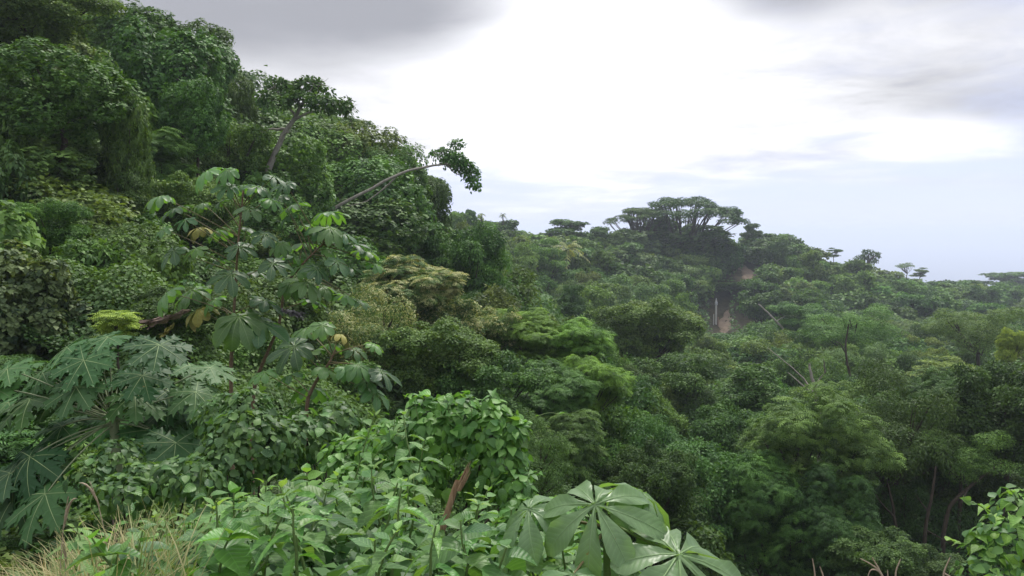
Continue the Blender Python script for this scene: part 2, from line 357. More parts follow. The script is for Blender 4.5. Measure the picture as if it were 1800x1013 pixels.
def build_ground():
    s = np.linspace(-1, 1, 190)
    xs = 700 * np.sinh(s * 6.2) / np.sinh(6.2)
    t = np.linspace(0, 1, 230)
    ys = -40 + 0 * t
    ys = np.concatenate([np.linspace(-40, 0, 14)[:-1], 950 * (np.exp(t * 6.4) - 1) / (math.exp(6.4) - 1)])
    Xg, Yg = np.meshgrid(xs, ys)
    Z = hgt(Xg, Yg) + 0.06 * np.sin(Xg * 1.7 + 2 * np.sin(Yg * 0.9)) * np.clip((Yg - 2) / 6, 0, 1)
    V = np.stack([Xg, Yg, Z], -1).reshape(-1, 3)
    nx = len(xs); i = np.arange((len(ys) - 1) * nx).reshape(len(ys) - 1, nx)[:, :-1].ravel()
    T = np.stack([i, i + 1, i + 1 + nx, i + nx], 1)
    o = link('ground', mesh_tris('ground', V, T, M['earth'], smooth=True)); o['kind'] = 'structure'
    # sea far below, out to the horizon
    m, nt, N, L = mat_nodes('sea water')
    b = N.new('ShaderNodeBsdfPrincipled'); b.inputs['Base Color'].default_value = (0.05, 0.07, 0.12, 1); b.inputs['Roughness'].default_value = 0.3
    wv = N.new('ShaderNodeTexNoise'); wv.inputs['Scale'].default_value = 0.05; wv.inputs['Detail'].default_value = 5
    tc = N.new('ShaderNodeTexCoord'); L.new(tc.outputs['Object'], wv.inputs['Vector'])
    bp = N.new('ShaderNodeBump'); bp.inputs['Strength'].default_value = 0.3; bp.inputs['Distance'].default_value = 1.0
    L.new(wv.outputs['Fac'], bp.inputs['Height']); L.new(bp.outputs[0], b.inputs['Normal'])
    ou = N.new('ShaderNodeOutputMaterial'); L.new(b.outputs[0], ou.inputs[0])
    R = 50000
    o = link('sea', mesh_tris('sea', [(-R, -R, -200), (R, -R, -200), (R, R, -200), (-R, R, -200)], [(0, 1, 2, 3)], m)); o['kind'] = 'structure'
build_ground()

# ------------------------------------------------------------------ leaf scattering
LEAF2 = (np.array([(0, 0, 0), (-0.30, 0.48, 0.07), (0, 1, -0.06), (0.30, 0.48, 0.07)]), np.array([(0, 2, 1), (0, 3, 2)]))
LEAF_WIDE = (np.array([(0, 0, 0), (-0.46, 0.36, 0.06), (0, 1, -0.10), (0.46, 0.36, 0.06)]), np.array([(0, 2, 1), (0, 3, 2)]))
LEAF_LONG = (np.array([(0, 0, 0), (-0.13, 0.4, 0.05), (0.13, 0.4, 0.05), (-0.11, 0.75, -0.06), (0.11, 0.75, -0.06), (0, 1.05, -0.26)]),
             np.array([(0, 2, 1), (1, 2, 4), (1, 4, 3), (3, 4, 5)]))
def frond_template(n=5):
    V, T = [], []
    for i in range(n):
        t = (i + 0.6) / n; y = t; zz = 0.10 * t - 0.42 * t * t
        ln = 0.30 * math.sin(math.pi * (0.18 + 0.75 * t)) + 0.05
        for s in (-1, 1):
            k = len(V)
            V += [(0, y, zz), (s * ln * 0.55, y + 0.02, zz - 0.01), (s * ln, y + 0.18, zz - 0.13 - 0.1 * ln), (s * 0.05, y + 0.13, zz)]
            T += [(k, k + 1, k + 2), (k, k + 2, k + 3)] if s > 0 else [(k, k + 2, k + 1), (k, k + 3, k + 2)]
    return np.array(V), np.array(T)
FROND = frond_template(4)
def scatter(pos, nrm, tip, size, tmpl):
    tv, tf = tmpl; n = len(pos)
    Z = norm(nrm); Yx = tip - (tip * Z).sum(1, keepdims=True) * Z; Yx = norm(Yx); X = np.cross(Yx, Z)
    s = np.asarray(size).reshape(-1, 1, 1)
    V = pos[:, None] + s * (tv[None, :, 0:1] * X[:, None] + tv[None, :, 1:2] * Yx[:, None] + tv[None, :, 2:3] * Z[:, None])
    T = tf[None] + (np.arange(n) * len(tv))[:, None, None]
    return V.reshape(-1, 3), T.reshape(-1, 3)
def rdir(rng, n):
    return norm(rng.normal(size=(n, 3)))
UP = np.array([0, 0, 1.0])
def foliage(rng, blobs, ntuft, per, tuft_r, leaf, tmpl, style, zmin=-0.45, flat=0.4, inner=0.15, vbias=0.0):
    """tufts of leaves spread over a union of lobes; returns vertices, triangles and a value for each triangle"""
    B = np.array(blobs, float); c, r = B[:, :3], B[:, 3:6]
    area = (r[:, 0] * r[:, 1] + r[:, 0] * r[:, 2] + r[:, 1] * r[:, 2]); pr = area / area.sum()
    k = rng.choice(len(B), ntuft * 3, p=pr); d = rdir(rng, ntuft * 3)
    ok = d[:, 2] > zmin + rng.normal(0, 0.12, len(d)); k, d = k[ok], d[ok]
    # uneven lobe surface
    lump = 1 + 0.10 * np.sin(5 * d[:, 0] + k) * np.sin(4 * d[:, 1] + 2 * k) + rng.normal(0, 0.07, len(d))
    dep = np.where(rng.random(len(d)) < inner, rng.uniform(0.55, 0.9, len(d)), 1.0)
    p = c[k] + r[k] * d * (lump * dep)[:, None]
    q = (p[:, None] - c[None]) / (r[None] * 0.82)
    ins = (q ** 2).sum(2) < 1; ins[np.arange(len(p)), k] = False
    keep = ~ins.any(1); p, d, k = p[keep][:ntuft], d[keep][:ntuft], k[keep][:ntuft]
    n0 = norm(d / r[k]); nt_ = len(p)
    tv = rng.random(nt_) * 0.6 + 0.2 * rng.random(len(B))[k]
    P0 = np.repeat(p, per, 0); N0 = np.repeat(n0, per, 0); TV = np.repeat(tv, per)
    n = len(P0); rd = rdir(rng, n)
    sz = leaf * rng.uniform(0.65, 1.3, n)
    if style == 'layer':
        dn = norm(N0 * 0.75 + UP * 0.5)
        off = rd - (rd * dn).sum(1, keepdims=True) * dn * (1 - flat)
        rad = rng.random((n, 1)) ** 0.6
        pos = P0 + off * tuft_r * rad - UP * (tuft_r * 0.30 * rad ** 2)
        nr = norm(dn + rdir(rng, n) * 0.65); tip = off + N0 * 0.3 - UP * 0.45
    elif style == 'drape':
        off = rd - (rd * N0).sum(1, keepdims=True) * N0 * 0.75
        pos = P0 + off * tuft_r * rng.random((n, 1)) ** 0.5
        nr = norm(N0 * 0.9 + UP * 0.55 + rdir(rng, n) * 0.5); tip = -UP + N0 * 0.35 + rdir(rng, n) * 0.45
    else:                                                       # fronds arching out of each twig end
        ph = rng.random(n) * 2 * math.pi
        a = norm(np.cross(N0, rdir(rng, n))); out = norm(a * 0.9 + N0 * 0.35 + UP * 0.15)
        pos = P0 + out * tuft_r * 0.15 + rd * tuft_r * 0.25
        nr = norm(UP * 0.8 + N0 * 0.5 + rdir(rng, n) * 0.3 - out * 0.1); tip = out - UP * 0.25
    V, T = scatter(pos, nr, tip, sz, tmpl)
    val = np.clip(TV + 0.3 * rng.random(n) - 0.02 + vbias, 0, 1)
    return V, T, np.repeat(val, len(tmpl[1]))

# ------------------------------------------------------------------ tree library (crown centre at the origin, nominal half-width and half-height 1)
def limbs_to(rng, blobs, n, base=(0, 0, -3.0), fork=(0, 0, -0.75), r0=0.05, r1=0.012, jit=0.16):
    parts = [tube_arrays(wob(bez(base, (rng.normal(0, .05), rng.normal(0, .05), (base[2] + fork[2]) / 2), fork, 7), 0.02, rng), np.linspace(r0, r0 * 0.7, 7), 7)]
    idx = rng.permutation(len(blobs))[:n]
    for i in idx:
        b = np.array(blobs[i][:3]); mid = np.array(fork) * 0.5 + b * 0.5 + np.array([0, 0, -0.16]) + rng.normal(0, 0.05, 3)
        parts.append(tube_arrays(wob(bez(fork, mid, b, 7), 0.015, rng), np.linspace(r0 * 0.5, r1, 7), 5))
        for j in range(2):
            e = b + rng.normal(0, jit, 3) * [1, 1, .4]
            parts.append(tube_arrays(bez(mid, (mid + e) / 2 + rng.normal(0, .05, 3), e, 5), np.linspace(r1 * 1.2, r1 * 0.4, 5), 4))
    return join(parts)
def blobs_for(rng, shape):
    B = []
    if shape == 'round':
        B.append((0, 0, -0.1, .52, .52, .56))
        for i in range(17):
            d = rdir(rng, 1)[0]; d[2] = d[2] * 0.8 + 0.15; q = d * rng.uniform(.5, .78); s = rng.uniform(.2, .38)
            B.append((*q, s, s, s * rng.uniform(.7, .95)))
    elif shape == 'tall':
        for i in range(18):
            z = rng.uniform(-0.9, 0.75); w = 0.75 * math.sqrt(max(0.05, 1 - (z * 0.95) ** 2)); a = rng.uniform(0, 6.28); q = w * rng.uniform(.25, .75)
            s = rng.uniform(.25, .40); B.append((q * math.cos(a), q * math.sin(a), z * 0.8, s, s, s * 0.8))
    elif shape == 'layered':
        for i in range(15):
            z = rng.uniform(-0.75, 0.8); w = 0.75 * math.sqrt(max(0.05, 1 - z * z)); a = rng.uniform(0, 6.28); q = w * rng.uniform(.2, 1)
            s = rng.uniform(.26, .44); B.append((q * math.cos(a), q * math.sin(a), z, s, s, s * rng.uniform(.28, .42)))
    elif shape == 'drape':
        B.append((0, 0, 0.25, .68, .68, .62))
        for i in range(9):
            a = rng.uniform(0, 6.28); q = rng.uniform(.35, .62); s = rng.uniform(.22, .36)
            B.append((q * math.cos(a), q * math.sin(a), rng.uniform(.15, .62), s, s, s * 1.0))
        for i in range(11):
            a = i / 11 * 6.28 + rng.normal(0, .2); q = rng.uniform(.5, .72); s = rng.uniform(.18, .32)
            B.append((q * math.cos(a), q * math.sin(a), rng.uniform(-.75, -.05), s, s, s * rng.uniform(1.3, 2.2)))
        B.append((0, 0, -0.4, .55, .55, .6))
    elif shape == 'sparse':
        for i in range(11):
            d = rdir(rng, 1)[0]; d[2] = abs(d[2]) * 0.9 - 0.2; q = d * rng.uniform(.45, .85); s = rng.uniform(.18, .32)
            B.append((*q, s, s, s * .5))
    elif shape == 'umbrella':          # wide flat-topped crown of thin pads on a fan of limbs
        for i in range(52):
            a = rng.uniform(0, 6.28); q = math.sqrt(rng.random()) * 0.97; s = rng.uniform(.10, .19)
            B.append((q * math.cos(a), q * math.sin(a), 1.0 * math.sqrt(1 - (q * 0.98) ** 2) - 0.12 + rng.normal(0, .05), s, s, s * .6))
    return B
def boughs(rng, B, shape):
    """break every lobe into uneven smaller boughs, so that the outline is ragged and the crown has folds"""
    if shape in ('umbrella', 'sparse'): return B
    out = []
    for x, y, z, a, b, c in B:
        out.append((x, y, z, a * .72, b * .72, c * .72))
        for i in range(7 if shape != 'drape' else 6):
            d = rdir(rng, 1)[0]; d[2] = d[2] * .8 + .2; f = rng.uniform(.55, 1.12); k = rng.uniform(.26, .56)
            if shape == 'drape': out.append((x + d[0] * a * .8, y + d[1] * b * .8, z + d[2] * c * .75, a * k, b * k, c * k * rng.uniform(1.0, 1.8)))
            else: out.append((x + d[0] * a * f, y + d[1] * b * f, z + d[2] * c * f, a * k, b * k, c * k * rng.uniform(.7, 1.15)))
    return out
LIB = {}
def make_kind(key, shape, seed, ntuft, per, tuft_r, leaf, tmpl=LEAF2, style='layer', zmin=-0.45, inner=0.15, nl=7, fork=(0, 0, -0.7), bark='bark', flat=0.4, r0=0.05, jit=0.16):
    rng = np.random.default_rng(seed); B = blobs_for(rng, shape)
    B2 = boughs(rng, B, shape)
    V, T, a = foliage(rng, B2, ntuft, per, tuft_r, leaf, tmpl, style, zmin, flat, inner)
    cm = mesh_tris('crown_' + key, V, T, M['tree'], attr=a)
    V, T = limbs_to(rng, B, nl, fork=fork, r0=r0, jit=jit); tm = mesh_tris('trunk_' + key, V, T, M[bark], smooth=True)
    LIB[key] = (cm, tm)
# near (leaf about .15 m on a 5 m half-width), mid and far versions
for i in range(3): make_kind(f'near{i}', 'round', 20 + i, 1500, 15 if i == 1 else 26, .105, .046, LEAF_LONG if i == 1 else LEAF2, 'layer', zmin=-0.8)
for i in range(2): make_kind(f'palmate{i}', 'tall', 30 + i, 1150, 8, .07, .09, FROND, 'frond', zmin=-0.8, inner=0.2)
for i in range(2): make_kind(f'frond{i}', 'round', 34 + i, 950, 8, .07, .125, FROND, 'frond', zmin=-0.6, inner=0.15)
for i in range(4): make_kind(f'mid{i}', ['round', 'round', 'layered', 'tall'][i], 40 + i, 900, 16, .11, .062, LEAF2, 'layer', zmin=-0.7)
for i in range(4): make_kind(f'far{i}', ['round', 'layered', 'tall', 'round'][i], 50 + i, 620, 13, .125, .085, LEAF_WIDE, 'layer', zmin=-0.7)
for i in range(5): make_kind(f'drape{i}', 'drape', 60 + i, 2500, 8, .08, .053, LEAF_WIDE, 'drape', zmin=-0.9, inner=0.08, nl=3)
for i in range(2): make_kind(f'drapefine{i}', 'drape', 66 + i, 2400, 9, .08, .048, LEAF_WIDE, 'drape', zmin=-0.9, inner=0.08, nl=3)
for i in range(2): make_kind(f'sparse{i}', 'sparse', 70 + i, 240, 16, .09, .055, LEAF2, 'layer', nl=11, fork=(0, 0, -0.9), r0=0.045)
make_kind('umbrella', 'umbrella', 75, 1150, 13, .075, .034, LEAF_WIDE, 'layer', nl=26, fork=(0, 0, -0.75), r0=0.026, jit=0.05, bark='bark', inner=0.05)
for i in range(2): make_kind(f'drapebig{i}', 'drape', 90 + i, 1300, 8, .10, .085, LEAF_WIDE, 'drape', zmin=-0.9, inner=0.1, nl=3)
make_kind('shrub0', 'round', 80, 420, 10, .16, .14, LEAF_WIDE, 'layer', zmin=-0.5, nl=5)
make_kind('shrub1', 'round', 81, 420, 8, .15, .20, LEAF_LONG, 'layer', zmin=-0.5, nl=5)
make_kind('shrub2', 'layered', 82, 300, 6, .14, .26, FROND, 'frond', zmin=-0.5, nl=5)

def tree(name, key, c, hw, hh, mat, label, cat='tree', group=None, rot=None, tilt=0.0):
    """c: crown centre, hw / hh: half width and half height in metres"""
    x, y, z = c; g = float(hgt(x, y)); cm, tm = LIB[key]
    e = empty(name, (x, y, g), label, cat, group)
    e.rotation_euler = (0, tilt, rot if rot is not None else random.uniform(0, 6.28))
    cr = link('crown' if 'drape' not in key else 'vine_drape', cm, e, mat); tr = link('trunk', tm, e)
    for o in (cr, tr): o.location = (0, 0, z - g); o.scale = (hw, hw, hh)
    return e
def ptree(name, key, px, py, Y, wpx, hpx, mat, label, **k):
    return tree(name, key, P(px, py, Y), wpx * Y / F / 2 * 1.0, hpx * Y / F / 2, mat, label, **k)

# ------------------------------------------------------------------ left hillside: vine-covered trees, built one by one
def hill(px, py, Y, w, h, key, mat, label, name='vine_draped_tree', cat='tree', **k):
    return ptree(name, key, px, py, Y, w, h, mat, label, cat=cat, **k)
TONE = dict(dark='dark green', mid='mid green', bright='bright green', yellow='yellowish green', olive='olive green', grey='grey green',
            vine='green', vine_dark='deep green', dusty='dusty grey green', flower='cream flowering')
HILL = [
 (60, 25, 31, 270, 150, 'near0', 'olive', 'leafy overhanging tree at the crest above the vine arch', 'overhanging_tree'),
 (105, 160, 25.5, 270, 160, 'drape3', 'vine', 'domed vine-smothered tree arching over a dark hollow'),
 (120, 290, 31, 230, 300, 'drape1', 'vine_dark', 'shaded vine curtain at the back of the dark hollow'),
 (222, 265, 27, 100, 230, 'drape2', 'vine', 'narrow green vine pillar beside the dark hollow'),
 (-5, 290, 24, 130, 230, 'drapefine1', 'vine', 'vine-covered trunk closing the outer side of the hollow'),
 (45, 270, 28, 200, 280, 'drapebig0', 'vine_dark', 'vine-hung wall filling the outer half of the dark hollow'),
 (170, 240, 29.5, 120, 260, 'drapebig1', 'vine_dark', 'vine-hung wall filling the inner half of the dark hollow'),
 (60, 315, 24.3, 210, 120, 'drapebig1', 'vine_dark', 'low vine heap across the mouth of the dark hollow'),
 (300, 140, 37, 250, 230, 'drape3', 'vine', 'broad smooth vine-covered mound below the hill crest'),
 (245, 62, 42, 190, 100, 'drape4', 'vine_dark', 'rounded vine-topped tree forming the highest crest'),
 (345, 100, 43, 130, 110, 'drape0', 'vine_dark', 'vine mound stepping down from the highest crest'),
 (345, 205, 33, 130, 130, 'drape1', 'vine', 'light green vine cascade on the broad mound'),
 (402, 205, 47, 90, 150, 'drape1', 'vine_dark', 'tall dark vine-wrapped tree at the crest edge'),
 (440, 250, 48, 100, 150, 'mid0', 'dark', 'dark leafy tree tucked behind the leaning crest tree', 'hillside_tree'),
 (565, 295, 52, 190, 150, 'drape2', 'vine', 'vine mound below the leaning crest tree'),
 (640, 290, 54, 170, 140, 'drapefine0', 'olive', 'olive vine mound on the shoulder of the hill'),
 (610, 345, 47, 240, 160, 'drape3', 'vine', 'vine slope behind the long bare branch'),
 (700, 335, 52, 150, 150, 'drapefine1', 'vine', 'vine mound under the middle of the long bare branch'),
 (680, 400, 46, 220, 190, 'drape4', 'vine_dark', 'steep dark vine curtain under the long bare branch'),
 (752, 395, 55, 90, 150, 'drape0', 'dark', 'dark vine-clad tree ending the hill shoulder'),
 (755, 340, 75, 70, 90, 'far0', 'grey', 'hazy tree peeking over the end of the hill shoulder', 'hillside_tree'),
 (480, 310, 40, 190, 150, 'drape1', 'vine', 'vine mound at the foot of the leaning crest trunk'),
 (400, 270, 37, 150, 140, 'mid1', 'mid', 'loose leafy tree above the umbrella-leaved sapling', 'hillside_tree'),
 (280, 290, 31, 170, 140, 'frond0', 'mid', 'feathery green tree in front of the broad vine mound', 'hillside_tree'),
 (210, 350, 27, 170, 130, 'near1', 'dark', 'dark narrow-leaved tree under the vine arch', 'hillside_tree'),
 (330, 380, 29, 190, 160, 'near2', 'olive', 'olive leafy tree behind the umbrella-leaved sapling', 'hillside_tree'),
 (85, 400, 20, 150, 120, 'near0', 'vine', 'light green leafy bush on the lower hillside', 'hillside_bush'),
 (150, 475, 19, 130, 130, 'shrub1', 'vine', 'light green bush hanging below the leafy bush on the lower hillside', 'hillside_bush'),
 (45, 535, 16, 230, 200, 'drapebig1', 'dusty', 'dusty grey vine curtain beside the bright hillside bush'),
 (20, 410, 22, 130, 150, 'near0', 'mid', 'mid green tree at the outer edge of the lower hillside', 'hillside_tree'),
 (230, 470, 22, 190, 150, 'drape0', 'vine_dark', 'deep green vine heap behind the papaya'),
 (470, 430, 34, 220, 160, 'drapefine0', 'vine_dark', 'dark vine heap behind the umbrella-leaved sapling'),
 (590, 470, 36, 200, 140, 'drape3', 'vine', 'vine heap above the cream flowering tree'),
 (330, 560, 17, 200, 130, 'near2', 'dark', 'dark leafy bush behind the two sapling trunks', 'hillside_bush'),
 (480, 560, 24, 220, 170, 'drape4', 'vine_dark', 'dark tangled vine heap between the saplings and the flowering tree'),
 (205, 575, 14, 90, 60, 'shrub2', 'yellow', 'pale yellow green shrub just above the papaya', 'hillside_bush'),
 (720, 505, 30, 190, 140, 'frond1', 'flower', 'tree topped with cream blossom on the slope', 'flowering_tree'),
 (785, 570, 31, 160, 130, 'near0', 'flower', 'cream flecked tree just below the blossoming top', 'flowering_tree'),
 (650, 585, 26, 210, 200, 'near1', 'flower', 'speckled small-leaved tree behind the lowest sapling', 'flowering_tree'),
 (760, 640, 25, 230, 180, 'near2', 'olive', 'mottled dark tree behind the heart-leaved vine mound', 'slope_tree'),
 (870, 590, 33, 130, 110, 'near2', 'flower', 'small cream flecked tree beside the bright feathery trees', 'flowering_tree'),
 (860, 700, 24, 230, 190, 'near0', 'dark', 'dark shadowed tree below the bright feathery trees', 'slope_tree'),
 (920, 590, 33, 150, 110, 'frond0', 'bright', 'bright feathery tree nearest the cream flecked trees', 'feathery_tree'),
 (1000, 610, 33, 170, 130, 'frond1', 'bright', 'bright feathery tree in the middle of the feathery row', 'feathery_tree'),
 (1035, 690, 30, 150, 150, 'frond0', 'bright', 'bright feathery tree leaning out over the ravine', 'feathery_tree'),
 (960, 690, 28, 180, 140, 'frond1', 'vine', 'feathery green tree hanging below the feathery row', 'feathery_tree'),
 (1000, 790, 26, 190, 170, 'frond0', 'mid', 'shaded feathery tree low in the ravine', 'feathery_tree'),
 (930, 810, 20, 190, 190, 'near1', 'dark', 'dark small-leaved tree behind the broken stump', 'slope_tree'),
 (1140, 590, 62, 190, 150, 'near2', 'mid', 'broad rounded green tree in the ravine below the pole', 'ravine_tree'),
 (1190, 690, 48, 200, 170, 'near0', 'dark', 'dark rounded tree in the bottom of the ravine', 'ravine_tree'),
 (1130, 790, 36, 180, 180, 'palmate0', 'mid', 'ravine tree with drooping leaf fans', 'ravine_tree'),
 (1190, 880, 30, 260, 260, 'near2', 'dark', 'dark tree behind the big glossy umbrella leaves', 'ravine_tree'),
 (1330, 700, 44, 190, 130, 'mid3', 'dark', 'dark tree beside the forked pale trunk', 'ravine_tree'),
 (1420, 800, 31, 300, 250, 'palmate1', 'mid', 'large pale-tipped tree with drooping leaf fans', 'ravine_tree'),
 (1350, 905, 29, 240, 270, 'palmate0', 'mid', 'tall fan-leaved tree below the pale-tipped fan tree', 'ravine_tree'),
 (1460, 940, 28, 230, 240, 'palmate1', 'dark', 'dark fan-leaved tree below the pale-tipped fan tree', 'ravine_tree'),  # dark tone on these near ravine trees: dark leaves plus painted-in shade
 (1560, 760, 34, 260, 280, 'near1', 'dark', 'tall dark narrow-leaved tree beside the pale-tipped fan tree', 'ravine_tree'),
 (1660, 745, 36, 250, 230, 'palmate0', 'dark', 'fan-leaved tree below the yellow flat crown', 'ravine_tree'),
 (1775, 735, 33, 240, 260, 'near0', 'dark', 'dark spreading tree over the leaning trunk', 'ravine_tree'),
 (1690, 800, 32, 170, 130, 'near1', 'mid', 'grey-lit tree hanging over the dark gap', 'ravine_tree'),
 (1290, 790, 38, 190, 200, 'near0', 'dark', 'dark tree squeezed behind the tall fan-leaved tree', 'ravine_tree'),
 (1600, 885, 34, 210, 230, 'near1', 'dark', 'dark tree closing the gap behind the upright trunk', 'ravine_tree'),
 (1705, 900, 34, 190, 210, 'near0', 'dark', 'dark tree closing the gap behind the leaning trunk', 'ravine_tree'),
 (1535, 985, 26, 170, 120, 'near2', 'dark', 'low dark tree in the shade behind the dry twigs', 'ravine_tree'),
 (1620, 1010, 26, 160, 110, 'near0', 'dark', 'low shaded bush under the tilted trunk', 'ravine_tree'),
 (1770, 900, 38, 220, 240, 'near2', 'dark', 'deep shaded tree behind the corner bush', 'ravine_tree'),
 (1660, 650, 60, 110, 50, 'mid2', 'yellow', 'flat yellow green crown standing out of the ravine canopy', 'ravine_tree'),
 (1775, 615, 52, 50, 90, 'frond0', 'yellow', 'small pale green top at the edge of the ravine canopy', 'ravine_tree'),
 (1720, 580, 78, 170, 110, 'near1', 'olive', 'large domed olive tree in front of the far ridge', 'valley_tree'),
 (1500, 580, 95, 170, 110, 'near1', 'mid', 'tall feathery green tree in the valley beyond the forked trunk', 'valley_tree'),
 (1405, 560, 120, 130, 70, 'near0', 'mid', 'rounded green tree in the valley beside the bare pale limb', 'valley_tree'),
 # ridge
 (1190, 490, 178, 110, 90, 'sparse0', 'grey', 'half-bare grey tree on the ridge slope above the pole', 'ridge_tree'),
 (1200, 420, 208, 180, 90, 'far0', 'dark', 'dense dark tree under the great spreading crown', 'ridge_tree'),
 (1110, 430, 200, 110, 70, 'far3', 'grey', 'grey green tree beside the great spreading crown', 'ridge_tree'),
 (1275, 440, 205, 80, 90, 'far2', 'dark', 'dark tree between the great spreading crown and the bare earth', 'ridge_tree'),
 (1365, 440, 218, 110, 80, 'far0', 'dark', 'dense dark tree on the ridge beyond the bare earth', 'ridge_tree'),
 (1320, 415, 222, 45, 45, 'far1', 'dark', 'small dark tree standing on the ridge behind the bare earth', 'ridge_tree'),
 (1365, 500, 190, 90, 90, 'far3', 'mid', 'green tree in front of the bare earth bank', 'ridge_tree'),
 (1338, 535, 160, 84, 70, 'far0', 'dark', 'dark tree between the pole and the bare pale limb', 'ridge_tree'),
 (1000, 415, 205, 110, 60, 'far1', 'dark', 'flat layered dark tree on the ridge behind the coconut palm', 'ridge_tree'),
 (880, 400, 190, 80, 60, 'far2', 'mid', 'green tree on the ridge beside the small palms', 'ridge_tree'),
 (1770, 500, 350, 130, 45, 'far1', 'dark', 'wide dark crown on the far ridge', 'ridge_tree'),
 (1700, 520, 340, 90, 40, 'far0', 'grey', 'hazy grey tree on the far ridge', 'ridge_tree'),
 (1595, 470, 262, 40, 26, 'sparse1', 'grey', 'thin see-through tree on the descending ridge line', 'ridge_tree'),
 (1617, 480, 262, 34, 22, 'mid2', 'grey', 'small flat crown at the end of the descending ridge line', 'ridge_tree'),
 (1465, 445, 245, 30, 22, 'mid2', 'dark', 'small flat dark tree breaking the ridge line', 'ridge_tree'),
 (630, 222, 64, 70, 60, 'sparse0', 'dark', 'thin tree showing behind the crest of the hill', 'hillside_tree'),
 (700, 270, 68, 60, 40, 'sparse1', 'dark', 'wispy tree top behind the hill shoulder', 'hillside_tree'),
 (395, 112, 50, 40, 70, 'sparse1', 'dark', 'wispy dark tree poking above the hill crest', 'hillside_tree'),
 (400, 135, 52, 50, 60, 'mid2', 'grey', 'hazy layered tree behind the hill crest', 'hillside_tree'),
]
placed = []
for i, rec in enumerate(HILL):
    px, py, Y, w, h, key, mat, lab = rec[:8]
    nm = rec[8] if len(rec) > 8 else 'vine_draped_tree'
    hill(px, py, Y, w, h, key, mat, lab, name=nm, cat='bush' if 'bush' in nm else 'tree', rot=i * 1.37)
    placed.append((px, py, Y, w, h))

# ------------------------------------------------------------------ the rest of the canopy: every tree that shows, near to far
MARKS = [(110, 230, 'the dark vine hollow'), (300, 140, 'the broad vine mound'), (540, 180, 'the leaning crest tree'), (690, 310, 'the long bare branch'), (760, 390, 'the hill shoulder'), (430, 420, 'the umbrella-leaved saplings'),
    (170, 650, 'the papaya'), (720, 510, 'the cream flowering tree'), (970, 610, 'the bright feathery trees'), (1000, 430, 'the coconut palm'), (840, 385, 'the small ridge palms'), (1200, 390, 'the great spreading tree'),
    (1310, 475, 'the upper bare earth'), (1262, 560, 'the grey pole'), (1360, 560, 'the bare pale limb'), (1430, 670, 'the forked pale trunk'), (1527, 455, 'the stunted ridge tree'), (1660, 650, 'the yellow flat crown'),
    (1720, 580, 'the large domed olive tree'), (1410, 790, 'the pale-tipped fan tree'), (1140, 590, 'the broad rounded ravine tree'), (1710, 850, 'the leaning shaded trunk'), (1130, 790, 'the drooping fan-leaved tree'), (1770, 495, 'the wide far ridge crown'),
    (850, 760, 'the heart-leaved vine mound'), (1490, 600, 'the thin dark upright trunk'), (1200, 880, 'the glossy umbrella leaves')]
def near_mark(px, py): return min(MARKS, key=lambda q: (q[0] - px) ** 2 + 1.6 * (q[1] - py) ** 2)[2]
GAP = [(1253, 524, 1280, 580, 185), (1298, 458, 1320, 486, 215)]
SKY = np.array([(-100, -90), (0, -60), (150, 0), (175, 25), (240, 25), (300, 55), (370, 85), (400, 130), (440, 165), (470, 215), (560, 222), (620, 225), (660, 250), (720, 295), (770, 350), (800, 388), (860, 385),
    (900, 395), (960, 405), (1050, 402), (1100, 415), (1280, 420), (1310, 415), (1350, 407), (1400, 418), (1440, 440), (1500, 457), (1560, 477), (1630, 490), (1700, 494), (1760, 485), (1900, 490)])      # clearings kept open: pole and bare earth
